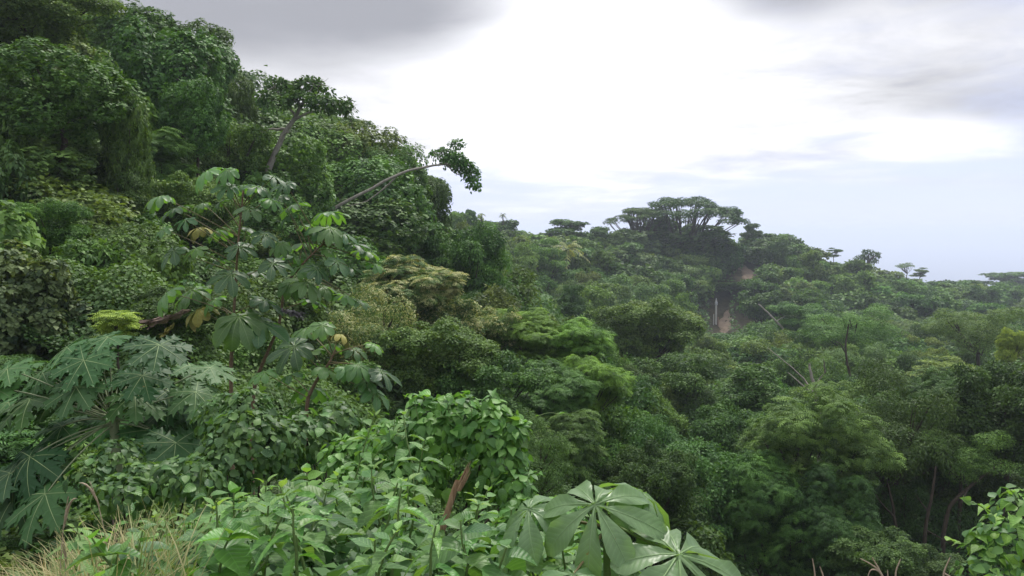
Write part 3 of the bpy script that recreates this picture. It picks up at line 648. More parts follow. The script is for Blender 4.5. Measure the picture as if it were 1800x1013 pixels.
def fill_forest():
    rng = np.random.default_rng(3)
    hor = np.full(200, 2000.0)          # running skyline of the canopy, by photo column (9 px bins)
    n = 0; Y = 20.0
    while Y < 420:
        r = min(1.6 + 0.030 * Y, 7.2)
        us = np.arange(-0.70, 0.72, 1.45 * r / Y) + rng.uniform(0, 1.0 * r / Y)
        for u in us:
            y = Y + rng.normal(0, r * 0.35); x = (u + rng.normal(0, 0.25) * r / Y) * y
            g = float(hgt(x, y)); px = 900 + F * x / y
            left = px < 790 and y < 75
            H = (3.2 + 0.03 * y) if left else min(7.5 + 0.02 * y, 11)
            if y < 24 and not left: H = 5.0
            if y > 110: H *= 1.1
            H *= rng.uniform(0.75, 1.12)
            hw = r * min(max(math.exp(rng.normal(-.05, .28)), .55), 1.7); hh = min(hw * rng.uniform(0.95, 1.35), H * 0.62) if not left else H * 0.55
            if y > 110: hw = min(hw, hh * 1.15)
            sk = np.mean(np.interp([px - F * hw / y * .8, px, px + F * hw / y * .8], SKY[:, 0], SKY[:, 1])) + rng.uniform(-8, 10)
            if 408 - F * (g + H) / y < sk:                    # the tree tops keep to the hill's outline
                H = (408 - sk) * y / F - g
                if H < 1.6: continue
                hh = min(hh, H * .6)
            top = 408 - F * (g + H) / y; bot = 408 - F * (g + H - 2 * hh) / y
            a, b = int((px - F * hw / y) / 9), int((px + F * hw / y) / 9)
            if px > 1225 and y < 41: continue                         # the near ravine trees are placed one by one
            if b < 0 or a > 199 or top > 1013 or min(hh, hw) < .5: continue
            a, b = max(a, 0), min(b, 199); seg = hor[a:b + 1]
            if top > seg.max() - 10 or top > seg.mean() - 5: continue
            hp = F * hw / y
            if any(x0 < px + hp and px - hp < x1 and bot > y0 and top < y1 and y < yd for x0, y0, x1, y1, yd in GAP):
                nb = [yq for (x0, y0, x1, y1, yq) in GAP]
                # a low crown that stays under the clearing
                cut = max(y1 for x0, y0, x1, y1, yd in GAP if x0 < px + hp and px - hp < x1 and y < yd)
                H2 = (408 - cut) * y / F - g - 0.6
                if H2 < 2: continue
                H = min(H, H2); hh = min(hh, H * 0.5)
            hor[a:b + 1] = np.minimum(seg, top * 0.78 + bot * 0.22)
            if left:
                key = rng.choice(['drape0', 'drape1', 'drape2', 'drape3', 'drape4', 'drapebig0', 'drapebig1', 'near0', 'near2', 'mid1'])
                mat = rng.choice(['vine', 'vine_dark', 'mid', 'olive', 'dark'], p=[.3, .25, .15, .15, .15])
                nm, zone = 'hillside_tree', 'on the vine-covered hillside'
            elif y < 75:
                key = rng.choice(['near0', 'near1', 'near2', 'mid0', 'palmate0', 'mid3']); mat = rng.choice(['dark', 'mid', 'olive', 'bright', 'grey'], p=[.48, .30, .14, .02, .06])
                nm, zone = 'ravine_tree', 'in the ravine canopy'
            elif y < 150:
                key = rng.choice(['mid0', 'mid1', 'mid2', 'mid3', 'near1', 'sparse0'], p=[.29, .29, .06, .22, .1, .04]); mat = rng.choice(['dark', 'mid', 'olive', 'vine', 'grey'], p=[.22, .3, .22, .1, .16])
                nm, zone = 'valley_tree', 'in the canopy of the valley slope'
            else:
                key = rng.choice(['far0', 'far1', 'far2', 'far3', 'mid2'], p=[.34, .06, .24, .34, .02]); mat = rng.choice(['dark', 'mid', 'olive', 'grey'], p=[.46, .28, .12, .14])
                nm, zone = ('ridge_tree', 'in the canopy of the main ridge') if y < 280 else ('ridge_tree', 'in the hazy canopy of the far ridge')
            if 'drape' in key: sh = 'vine-draped'
            elif key in ('mid2', 'far1'): sh = 'flat layered'
            elif key in ('mid3', 'far2', 'palmate0', 'palmate1'): sh = 'upright'
            elif 'sparse' in key: sh = 'thin open'
            else: sh = 'rounded'
            szw = 'large ' if hw > r * 1.12 else 'small ' if hw < r * .93 else ''
            lab = f'{szw}{TONE[mat]} {sh} tree near {near_mark(px, (top + bot) / 2)}, {zone}'
            lab = lab.replace(', on the vine-covered hillside', ' on the hillside').replace(', in the ravine canopy', ' in the ravine').replace(', in the canopy of the valley slope', ' on the valley slope').replace(', in the canopy of the main ridge', ' on the main ridge').replace(', in the hazy canopy of the far ridge', ' on the far ridge')
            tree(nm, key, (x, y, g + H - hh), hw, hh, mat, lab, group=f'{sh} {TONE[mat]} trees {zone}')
            n += 1
        Y += 0.95 * r
    print('forest trees', n)
fill_forest()

# ------------------------------------------------------------------ continuous vine and leaf cover that ties the crowns together
def vnoise(x, y, seed=0):
    def h(i, j): 
        v = np.sin(i * 127.1 + j * 311.7 + seed * 74.7) * 43758.5453; return v - np.floor(v)
    i, j = np.floor(x), np.floor(y); a, b = x - i, y - j; a = a * a * (3 - 2 * a); b = b * b * (3 - 2 * b)
    return (h(i, j) * (1 - a) + h(i + 1, j) * a) * (1 - b) + (h(i, j + 1) * (1 - a) + h(i + 1, j + 1) * a) * b
def blanket(name, label, n, u0, u1, Y0, Y1, lift, size, tone, seed, style, band=None):
    rng = np.random.default_rng(seed); Y = np.exp(rng.uniform(math.log(Y0), math.log(Y1), n)); u = rng.uniform(u0, u1, n); x = u * Y
    if band is not None:
        px = 900 + F * u; k = band(px, Y); x, Y, u = x[k], Y[k], u[k]; n = len(x)
    def top(x, y):
        s = 1.6 + .02 * y; f = vnoise(x / s, y / s, seed) + .5 * vnoise(x / s * 2.3, y / s * 2.3, seed + 1)
        return hgt(x, y) + lift(x / y, y) * (0.22 + 0.85 * f)
    e = .25 + .004 * Y; z = top(x, Y); gx = (top(x + e, Y) - z) / e; gy = (top(x, Y + e) - z) / e
    nr = norm(np.stack([-gx, -gy, np.ones(n)], 1)); s = size * np.minimum(Y, 60 + Y * .35) * rng.uniform(.65, 1.3, n)
    pos = np.stack([x, Y, z], 1) + nr * (rng.normal(0, .9, n) * s)[:, None]
    tip = -UP + nr * .35 + rng.normal(0, .5, (n, 3))
    V, T = scatter(pos, norm(nr * .9 + UP * .5 + rng.normal(0, .45, (n, 3))), tip, s, LEAF_WIDE)
    pv = vnoise(x / 3.1, Y / 3.1, seed + 5)
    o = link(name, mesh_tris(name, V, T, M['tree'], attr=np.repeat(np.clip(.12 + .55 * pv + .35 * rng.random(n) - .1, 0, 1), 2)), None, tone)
    tag(o, label, 'vegetation', kind='stuff')
def clear(px, Y):
    k = np.ones(len(px), bool)
    for x0, y0, x1, y1, yd in GAP: k &= ~((px > x0 - 4) & (px < x1 + 4) & (Y > yd - 45) & (Y < yd + 12))
    return k
blanket('vine_cover', 'continuous blanket of climbing vines over the steep hillside', 200000, -.74, -.07, 15, 64, lambda u, y: 2.0 + .035 * y, .0054, 'vine_dark', 3, 'drape')
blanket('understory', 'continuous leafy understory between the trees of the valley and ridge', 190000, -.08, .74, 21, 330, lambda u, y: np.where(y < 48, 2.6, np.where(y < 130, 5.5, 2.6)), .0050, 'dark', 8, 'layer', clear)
# ------------------------------------------------------------------ leaf shapes (base at the origin, tip along +Y, upper side +Z)
def blade(rows, fold=0.12, bend=0.25, und=0.0, twist=0.0, seed=0):
    """rows: (t, half width). A leaf blade with a sunken midrib, bent down towards its tip"""
    r = np.random.default_rng(seed); V = []
    for t, w in rows:
        z = -bend * t * t; ph = und * math.sin(t * 9 + seed)
        sk = twist * t * t
        V += [(-w + sk, t - 0.03 * w, z + fold * w * 2 + ph), (sk, t, z), (w + sk, t - 0.03 * w, z + fold * w * 2 - ph)]
    T = []
    for i in range(len(rows) - 1):
        a, b = 3 * i, 3 * i + 3
        T += [(a, a + 1, b + 1), (a, b + 1, b), (a + 1, a + 2, b + 2), (a + 1, b + 2, b + 1)]
    return np.array(V, float), np.array(T)
OVATE = [(0, .015), (.10, .13), (.24, .25), (.40, .29), (.58, .235), (.76, .13), (.90, .05), (1, .004)]
HEART = [(-.10, .18), (-.02, .36), (.14, .46), (.34, .44), (.56, .31), (.78, .14), (1, .004)]
ROUND = [(0, .03), (.12, .24), (.30, .37), (.52, .39), (.74, .29), (.90, .14), (1, .01)]
def leaf_meshes(tag_, rows, mat, vals, **k):
    out = []
    for i, v in enumerate(vals):
        V, T = blade(rows, fold=0.08 + 0.11 * (i % 3), bend=0.12 + 0.20 * (i % 4), und=0.02 * ((i + 1) % 3), twist=0.12 * ((i % 3) - 1), seed=i)
        out.append(mesh_tris(f'{tag_}_leaf', V, T, M[mat], attr=np.full(len(T), v), smooth=True))
    return out
HERB = leaf_meshes('herb', OVATE, 'herb', [.1, .35, .55, .75, .95, .45])
HERBTOP = leaf_meshes('herbtop', OVATE, 'herbtop', [.2, .6, .95])
HEARTS = leaf_meshes('heart', HEART, 'heart', [.05, .25, .45, .65, .85, 1.0])
ROUNDS = leaf_meshes('round', ROUND, 'round', [.1, .3, .5, .7, .95])
NARROW = leaf_meshes('narrow', [(t, w * .55) for t, w in OVATE], 'heart', [.1, .4, .7, .9])
CORNER = leaf_meshes('corner', HEART, 'corner', [.1, .4, .7, 1.0])

def cecropia_leaf(seed, mat, n=8, droop=0.5, v=0.5, rows=7, veins=True, wmax=0.21):
    """umbrella leaf: separate rounded lobes fanning out from one point, drooping"""
    r = np.random.default_rng(seed); Vs, Ts, mi, o, Lb = [], [], [], 0, []
    prof = [(.0, .022), (.12, .032), (.28, .085), (.48, .165), (.66, .205), (.82, .19), (.94, .125), (1, .02)]
    for i in range(n):
        a = math.radians(-150 + 300 * i / (n - 1)) + r.normal(0, .06)
        ln = (0.62 + 0.38 * math.cos(a * 0.55) ** 1.0) * r.uniform(.82, 1.08); dr = droop * r.uniform(.55, 1.45); lw = r.uniform(.82, 1.15)
        V, T = [], []
        for t, w in prof:
            w = w * lw * wmax / 0.21 * (0.75 + 0.25 * ln); y = t * ln
            th = dr * t ** 1.4                                  # arc downwards
            yy = ln * (math.sin(dr * t) / max(dr, .01)); z = -ln * (1 - math.cos(dr * t)) / max(dr, .01) * 1.15
            ru = 0.022 * math.sin(t * 11 + i * 2) + 0.014 * math.sin(t * 27 + i)
            V += [(-w, yy, z + w * .22 + ru), (-w * .5, yy, z + w * .18 - ru * .5), (0, yy, z), (w * .5, yy, z + w * .18 + ru * .5), (w, yy, z + w * .22 - ru)]
        k = len(prof); lb = [(x_, t, 0) for t, w in prof for x_ in (-w, -w * .5, 0, w * .5, w)]
        for q in range(k - 1):
            for c in range(4):
                p = q * 5 + c; T += [(p, p + 1, p + 6), (p, p + 6, p + 5)]
        m_ = [0] * len(T)
        if veins:                                               # pale midrib, a ridge just above the blade
            b = len(V)
            for t, w in prof[:-1]:
                yy = ln * (math.sin(dr * t) / max(dr, .01)); z = -ln * (1 - math.cos(dr * t)) / max(dr, .01) * 1.15
                ww = .008 * (1 - t * .8); V += [(-ww, yy, z + .006), (0, yy, z + .012), (ww, yy, z + .006)]; lb += [(.1, t, 0)] * 3
            for q in range(k - 2):
                for c in range(2):
                    p = b + q * 3 + c; T += [(p, p + 1, p + 4), (p, p + 4, p + 3)]; m_ += [1, 1]
        V = np.array(V, float); ca, sa = math.cos(a), math.sin(a)
        V = np.stack([V[:, 0] * ca + V[:, 1] * sa, -V[:, 0] * sa + V[:, 1] * ca, V[:, 2]], 1)
        V[:, 2] += 0.004 * (i % 2); Lb += lb
        Vs.append(V); Ts.append(np.array(T) + o); mi += m_; o += len(V)
    return mesh_tris('umbrella_leaf', np.vstack(Vs), np.vstack(Ts), [M[mat], M['vein_green' if 'big' in mat else 'vein']], attr=np.full(sum(map(len, Ts)), v), mi=mi, smooth=True, lobe=Lb)
def papaya_leaf(seed, v, droop=0.25):
    """deeply cut seven-lobed leaf with pale ribs"""
    r = np.random.default_rng(seed); Vs, Ts, mi, o = [], [], [], 0
    side = [(.0, .05), (.18, .11), (.30, .13), (.47, .30), (.43, .17), (.53, .16), (.72, .30), (.66, .15), (.75, .13), (.92, .17), (.87, .08), (1.0, .0)]
    for i in range(7):
        a = math.radians(-135 + 270 * i / 6) + r.normal(0, .05); ln = (1.0, .97, .88, .72)[abs(i - 3)] * r.uniform(.94, 1.05); dr = droop * r.uniform(.6, 1.5)
        V, T = [], []
        sp = np.linspace(0, 1, 8)
        for t in sp: V.append((0, t * ln, -dr * (t * ln) ** 2 - 0.02 * t))
        for s in (-1, 1):
            b = len(V)
            for t, w in side:
                w = w * r.uniform(.85, 1.15) * (0.75 + .25 * ln); tt = t * ln
                V.append((s * w, tt, -dr * tt ** 2 + 0.12 * w - 0.35 * w * w * 3))
            for q in range(len(side) - 1):
                j = min(int(min(side[q][0], side[q + 1][0]) * 7), 6); j2 = min(int(round(max(side[q][0], side[q + 1][0]) * 7)), 7)
                f = (j, b + q, b + q + 1) if s > 0 else (j, b + q + 1, b + q); T.append(f)
                jn = min(int(side[q + 1][0] * 7), 7)
                if jn > j: T.append((j, b + q + 1, jn) if s > 0 else (j, jn, b + q + 1))
        m_ = [0] * len(T); b = len(V)
        for t in sp[:-1]:
            ww = .008 * (1 - .75 * t); z = -dr * (t * ln) ** 2 - 0.02 * t
            V += [(-ww, t * ln, z + .005), (0, t * ln, z + .009), (ww, t * ln, z + .008)]
        for q in range(6):
            for c in range(2):
                p = b + q * 3 + c; T += [(p, p + 1, p + 4), (p, p + 4, p + 3)]; m_ += [1, 1]
        V = np.array(V, float); ca, sa = math.cos(a), math.sin(a)
        V = np.stack([V[:, 0] * ca + V[:, 1] * sa, -V[:, 0] * sa + V[:, 1] * ca, V[:, 2] + .003 * i], 1)
        Vs.append(V); Ts.append(np.array(T) + o); mi += m_; o += len(V)
    return mesh_tris('papaya_leaf', np.vstack(Vs), np.vstack(Ts), [M['papaya'], M['vein']], attr=np.full(sum(map(len, Ts)), v), mi=mi, smooth=False)
def place(name, me, pos, nrm, tip, scale, parent):
    o = link(name, me, parent)
    Z = Vector(nrm).normalized(); Yv = Vector(tip); Yv = (Yv - Z * Yv.dot(Z)).normalized(); X = Yv.cross(Z)
    R = Matrix((X, Yv, Z)).transposed()
    o.rotation_euler = R.to_euler(); o.location = Vector(pos) - (parent.location if parent else Vector()); o.scale = (scale,) * 3
    return o
def part_tube(name, pts, rad, mat, parent, sides=6, base=None):
    V, T = tube_arrays(pts, rad, sides)
    V = V - np.array(base if base is not None else parent.location)
    return link(name, mesh_tris(name, V, T, M[mat] if isinstance(mat, str) else mat, smooth=True), parent)

# ------------------------------------------------------------------ umbrella-leaved saplings on the slope
CEC = [cecropia_leaf(i, 'cecropia', n=7 + i % 3, droop=(.55, .85, 1.1, .7)[i % 4], v=(.1, .4, .7, 1)[(i * 3) % 4]) for i in range(6)]
CEC_OLD = cecropia_leaf(17, 'oldleaf', n=7, droop=1.3, v=.5)
def cecropia_tree(stem_pts, leaves, label, seed, r0=0.034):
    rng = np.random.default_rng(seed); st = np.array([P(*p) for p in stem_pts])
    g = float(hgt(st[0, 0], st[0, 1])); b0 = np.array([st[0, 0], st[0, 1], g]); st = np.vstack([b0 - [0, 0, .1], st])
    e = empty('umbrella_leaf_sapling', tuple(b0), label, 'tree', 'umbrella-leaved saplings')
    # smooth the stem
    t = np.linspace(0, len(st) - 1, 5 * len(st)); pts = np.stack([np.interp(t, np.arange(len(st)), st[:, k]) for k in range(3)], 1)
    pts[2:-2] = (pts[:-4] + pts[1:-3] + pts[2:-2] + pts[3:-1] + pts[4:]) / 5
    tr = part_tube('trunk', pts, np.linspace(r0, r0 * .35, len(pts)), 'brownbark', e, 8)
    Y0 = st[-1, 1]
    for (px, py, s) in leaves:
        near = min(range(3, len(pts)), key=lambda i: np.linalg.norm(pts[i] - (P(px, py, Y0) + np.array([0, 0, -.12]))) + 0.5 * max(0, (len(pts) - 8 - i) / len(pts)))
        near = max(3, min(len(pts) - 1, near - 2)); a = pts[near]
        dpx = P(px, py, a[1] + rng.uniform(-.55, .45)); out = dpx - a; out[2] = 0
        outn = out / max(np.linalg.norm(out), .05)
        nrm = np.array([0, 0, 1.0]) + outn * rng.uniform(.15, .55) + np.array([0, -.25, 0]) + rng.normal(0, .12, 3)
        me = CEC[rng.integers(len(CEC))]; s = s * rng.uniform(.72, 1.18)
        if rng.random() < .035: me = CEC_OLD
        lf = place('leaf', me, dpx, nrm, outn + rng.normal(0, .3, 3), s * a[1] / F / 1.30, e)
        pe = bez(a, (a + dpx) / 2 + np.array([0, 0, .04]) + rng.normal(0, .02, 3), dpx, 6)
        V, T = tube_arrays(pe, np.linspace(.009, .005, 6), 5)
        po = link('petiole', mesh_tris('petiole', V - b0, T, M['petiole'], smooth=True), lf)
        po.matrix_parent_inverse = lf.matrix_basis.inverted()
    return e
Zc = lambda L: [(x / 2.202 + 220, y / 2.202 + 260, s) for x, y, s in L]
A = cecropia_tree([(405, 668, 12), (408, 600, 12), (413, 520, 12), (418, 430, 12), (428, 335, 12)], Zc([
    (320, 90, 52), (400, 85, 50), (140, 188, 52), (195, 235, 50), (150, 315, 46), (292, 310, 50), (362, 322, 46), (190, 400, 56), (275, 390, 50), (400, 150, 46), (368, 210, 44),
    (455, 145, 50), (510, 150, 48), (575, 112, 54), (470, 310, 46), (440, 385, 48), (540, 335, 46), (500, 480, 54), (570, 450, 50), (300, 215, 46), (165, 560, 80), (262, 555, 66),
    (345, 590, 60), (290, 625, 56), (440, 655, 82), (515, 672, 80), (540, 590, 60), (350, 440, 50), (480, 235, 46), (235, 280, 44), (410, 490, 56), (560, 200, 48)]), 'young umbrella-leaved tree with a straight thin brown trunk', 1)
Bt = cecropia_tree([(440, 690, 12.4), (470, 620, 12.4), (492, 570, 12.4), (500, 500, 12.4), (545, 450, 12.4), (578, 420, 12.4)], Zc([
    (622, 140, 48), (600, 190, 48), (652, 222, 48), (640, 260, 46), (605, 370, 50), (650, 420, 50), (700, 300, 46), (742, 312, 50), (785, 250, 54), (792, 312, 48), (845, 330, 50), (875, 370, 48),
    (922, 400, 52), (962, 450, 50), (865, 460, 50), (820, 440, 46), (742, 470, 50), (700, 520, 54), (640, 525, 50), (765, 540, 50), (690, 370, 48), (680, 460, 46), (850, 570, 48), (902, 592, 46), (720, 590, 50), (790, 395, 46)]), 'leaning umbrella-leaved tree whose crown reaches towards the bare branch', 2)
Ct = cecropia_tree([(535, 715, 11), (555, 670, 11), (578, 640, 11), (590, 615, 11)], Zc([
    (765, 690, 50), (832, 722, 52), (885, 780, 52), (960, 760, 50), (655, 770, 66), (725, 790, 60), (990, 865, 56), (930, 900, 50), (850, 850, 52), (715, 930, 80), (540, 870, 60), (965, 945, 50), (690, 1000, 56),
    (790, 760, 50), (780, 850, 54), (640, 880, 52), (900, 840, 48), (700, 700, 52)]), 'low umbrella-leaved sapling behind the heart-leaved vine mound', 3, r0=.035)
# withered leaves caught on the saplings
def crumple(name, pts, mat, label, Y, w):
    rng = np.random.default_rng(int(pts[0][0])); parts = []
    q = np.array([P(px, py, Y) for px, py in pts]); e = empty(name, tuple(q[0]), label, 'dead leaf')
    for i in range(6):
        pp = wob(bez(q[0], q[1] + rng.normal(0, w * .5, 3), q[2] + rng.normal(0, w * .9, 3), 9), w * .25, rng)
        t = np.linspace(0, 1, 9); wd = (w * (0.3 + np.sin(t * 2.8)))[:, None]
        off = norm(rng.normal(size=(9, 3)) * .35 + rdir(rng, 1))
        V = np.stack([pp - off * wd * .6, pp + rng.normal(0, w * .25, (9, 3)), pp + off * wd * .6], 1).reshape(-1, 3); T = []
        for a in range(8):
            for c in range(2): p = a * 3 + c; T += [(p, p + 1, p + 4), (p, p + 4, p + 3)]
        parts.append((V, np.array(T)))
    V, T = join(parts); link('withered_blade', mesh_tris(name, V - q[0], T, M[mat], smooth=True), e)
    V, T = tube_arrays(bez(q[0], (q[0] + q[1]) / 2 + [0, 0, .02], q[1], 5), .006, 5); link('stalk', mesh_tris('stalk', V - q[0], T, M['petiole']), e)
crumple('withered_leaf', [(335, 545), (300, 560), (255, 572)], 'dead', 'brown withered leaf hanging curled from the straight sapling', 11.7, .06)
crumple('withered_leaf', [(495, 545), (515, 550), (530, 556)], 'deadgrey', 'grey crumpled dead leaf caught on the leaning sapling trunk', 12.0, .055)
crumple('withered_leaf', [(306, 568), (296, 580), (285, 590)], 'oldleaf', 'yellowed leaf lobe below the brown withered leaf', 11.7, .035)

# ------------------------------------------------------------------ papaya plant
PAP = [papaya_leaf(i, (.1, .5, .9)[i % 3], (.15, .35, .25, .5)[i % 4]) for i in range(5)]
def papaya():
    rng = np.random.default_rng(5); Y = 8.0; top = P(200, 742, Y); g = float(hgt(top[0], Y)); b = np.array([top[0], Y, g])
    e = empty('papaya_plant', tuple(b), 'papaya plant with large deeply cut leaves on long pale stalks', 'plant')
    part_tube('trunk', np.array([b - [0, 0, .1], (b + top) / 2 + [.03, 0, 0], top + [0, 0, .05]]), [.07, .06, .045], 'papaya_stem', e, 9)
    L = [(90, 190, 200), (170, 215, 190), (330, 165, 200), (265, 115, 190), (425, 75, 190), (345, 85, 170), (625, 105, 210), (560, 150, 190), (470, 225, 210), (560, 225, 190), (745, 185, 210), (825, 195, 180),
         (120, 320, 240), (35, 330, 220), (205, 320, 210), (335, 400, 250), (245, 425, 210), (445, 385, 220), (530, 300, 220), (660, 285, 210), (770, 290, 200), (690, 490, 230), (120, 545, 260), (40, 610, 240), (205, 570, 220),
         (180, 690, 250), (70, 690, 240), (640, 370, 200), (390, 140, 180), (30, 200, 190), (600, 440, 200), (-30, 270, 220), (300, 270, 200)]
    for x, y, s in L:
        px, py = x / 2.236, y / 2.236 + 560
        p = P(px, py, Y + rng.uniform(-.55, .55) - (py - 720) * .0022); out = p - top; o2 = out * [1, 1, 0]; on = o2 / max(np.linalg.norm(o2), .1)
        nrm = np.array([0, -.42, 1.0]) + on * rng.uniform(.1, .5) + rng.normal(0, .1, 3)
        lf = place('leaf', PAP[rng.integers(len(PAP))], p, nrm, on * .7 + np.array([0, -.5, 0]) + rng.normal(0, .25, 3), s / 2.236 * Y / F / 1.35, e)
        V, T = tube_arrays(bez(top + rng.normal(0, .02, 3), (top + p) / 2 + np.array([0, 0, .10]), p, 8), np.linspace(.009, .006, 8), 6)
        po = link('stalk', mesh_tris('stalk', V - b, T, M['papaya_stem'], smooth=True), lf); po.matrix_parent_inverse = lf.matrix_basis.inverted()
papaya()

# ------------------------------------------------------------------ big glossy sapling in front
def front_sapling():
    rng = np.random.default_rng(9); Y = 3.2; b = P(1067, 1013, Y); g = float(hgt(b[0], Y)); b[2] = g
    e = empty('umbrella_leaf_seedling', tuple(b), 'broad glossy umbrella leaves on a thick green stem beside the herbs', 'plant')
    st = np.array([b - [0, 0, .05], P(1068, 1040, Y), P(1066, 960, Y), P(1072, 905, Y)])
    part_tube('stem', st, [.022, .018, .015, .010], 'stem', e, 10)
    big = [cecropia_leaf(40 + i, 'cecropia_big', n=8, droop=d * 1.35, v=v, wmax=.185) for i, (d, v) in enumerate([(.75, .6), (.95, .9), (.7, .3), (.6, .5), (.8, .8), (.9, 1.0)])]
    # px, py, dY, radius px, normal, tip
    for i, (px, py, dy, rad, nr, tp) in enumerate([
        (1046, 880, -.10, 128, (-.12, -.62, .8), (.05, -.8, -.5)), (1128, 858, .10, 118, (.45, .05, .9), (.9, -.1, -.3)), (930, 888, .06, 104, (-.45, -.30, .85), (-.9, -.25, -.2)),
        (1192, 968, -.22, 165, (.22, -.42, .88), (.9, -.35, -.2)), (1008, 1002, -.25, 66, (-.1, -.3, .9), (-.5, -.7, 0)), (1095, 850, .22, 70, (.05, .25, .95), (.1, .9, .1)), (1100, 985, .1, 70, (.1, -.2, .9), (.3, .6, 0))]):
        p = P(px, py + 8, Y + dy); lf = place('leaf', big[i % 6], p, nr, tp, rad * 1.16 * Y / F, e)
        a = st[2] + (st[3] - st[2]) * rng.uniform(0, 1)
        V, T = tube_arrays(bez(a, (a + p) / 2 + np.array([0, 0, -.01]), p, 8), np.linspace(.007, .0045, 8), 6)
        po = link('petiole', mesh_tris('petiole', V - b, T, M['stem' if i % 2 else 'petiole'], smooth=True), lf); po.matrix_parent_inverse = lf.matrix_basis.inverted()
front_sapling()

# ------------------------------------------------------------------ broad-leaved herbs
STEMS = []
for i in range(4):
    r = np.random.default_rng(i); pts = wob(np.array([(0, 0, z) for z in np.linspace(-.05, 1, 7)]), .005, r)
    V, T = tube_arrays(pts, np.linspace(.010, .004, 7), 5); STEMS.append((mesh_tris('herb_stem', V, T, M['stem'], smooth=True), pts))
def herb(pos, H, leaf, rng, label, group, nodes=6, lset=None):
    e = empty('broadleaf_herb', tuple(pos), label, 'plant', group)
    sm, sp = STEMS[rng.integers(4)]; lean = rng.normal(0, .2, 2); s = link('stem', sm, e); s.scale = (1, 1, H)
    s.rotation_euler = (lean[0], lean[1], 0); Rm = s.rotation_euler.to_matrix(); ph = rng.uniform(0, 3.14)
    for k in range(nodes):
        t = 1 - (k / nodes) ** 1.15 * 0.62; c = np.array(Rm @ Vector((0, 0, t * H))); ph += math.pi / 2 + rng.normal(0, .25)
        sz = leaf * (0.48, .8, 1.05, 1.1, 1.0, .95, .9)[k] * rng.uniform(.85, 1.15)
        for j in range(2):
            a = ph + j * math.pi + rng.normal(0, .2); o2 = np.array([math.cos(a), math.sin(a), 0])
            el = (.75, .30, .08, -.05, -.15, -.2, -.2)[k] + rng.normal(0, .12)
            tip = o2 * math.cos(el) + UP * math.sin(el); nr = UP * math.cos(el) - o2 * math.sin(el) + rng.normal(0, .15, 3)
            S_ = HERBTOP if (k == 0 and lset is None) else (lset or HERB); me = S_[rng.integers(len(S_))]
            place('leaf', me, np.array(pos) + c + o2 * .012, nr, tip, sz, e)
def herb_label(px, Y, H, k=0):
    near = min([(60, 3.2, 'the dry grass'), (330, 5.4, 'the creeping round-leaved shrub'), (560, 5.6, 'the tall herb shoots'), (803, 5.5, 'the splintered orange stump'), (833, 4.6, 'the thin snapped stake'),
        (1000, 3.3, 'the glossy umbrella leaves'), (700, 5.8, 'the heart-leaved vine mound'), (335, 4.6, 'the pale green seed spike'), (450, 6.0, 'the dense round-leaved shrub')], key=lambda q: ((q[0] - px) / 250) ** 2 + (q[1] - Y) ** 2)[2]
    return ('tall ' if H > .52 else 'short ' if H < .42 else '') + ('light green broad-leaved', 'dark green round-leaved', 'green heart-leaved', 'green narrow-leaved')[k] + ' herb growing near ' + near
def herbs():
    rng = np.random.default_rng(21); n = 0
    spots = []
    tries = 0
    while len(spots) < 118 and tries < 6000:
        tries += 1
        Y = rng.uniform(2.9, 5.7); px = rng.uniform(150, 1010)
        if px < 330 - (Y - 2.75) * 10 and rng.random() < .75: continue
        if px > 860 and Y > 4.2: continue
        x = (px - 900) / F * Y
        if any((x - a) ** 2 + (Y - b) ** 2 < (.15 + .02 * Y) ** 2 for a, b in spots): continue
        spots.append((x, Y))
    for x, Y in spots:
        kind_ = int(rng.choice(4, p=[.56, .14, .16, .14]))
        H = rng.uniform(.34, .60) * (1.0 if Y < 4.4 else 1.15)
        herb((x, Y, float(hgt(x, Y))), H, rng.uniform(.095, .15), rng, herb_label(900 + F * x / Y, Y, H, kind_), 'herbs in the roadside patch', lset=(None, ROUNDS, HEARTS, NARROW)[kind_])
    # taller shoots in front of the vine mound
    for px, Y, H in ((565, 5.4, 1.15), (745, 5.1, 1.1), (600, 5.7, 1.0), (700, 5.0, .95)):
        x = (px - 900) / F * Y; herb((x, Y, float(hgt(x, Y))), H, .13, rng, 'tall upright herb shoot in front of the heart-leaved vine mound', 'tall shoots before the vine mound', nodes=7)
herbs()

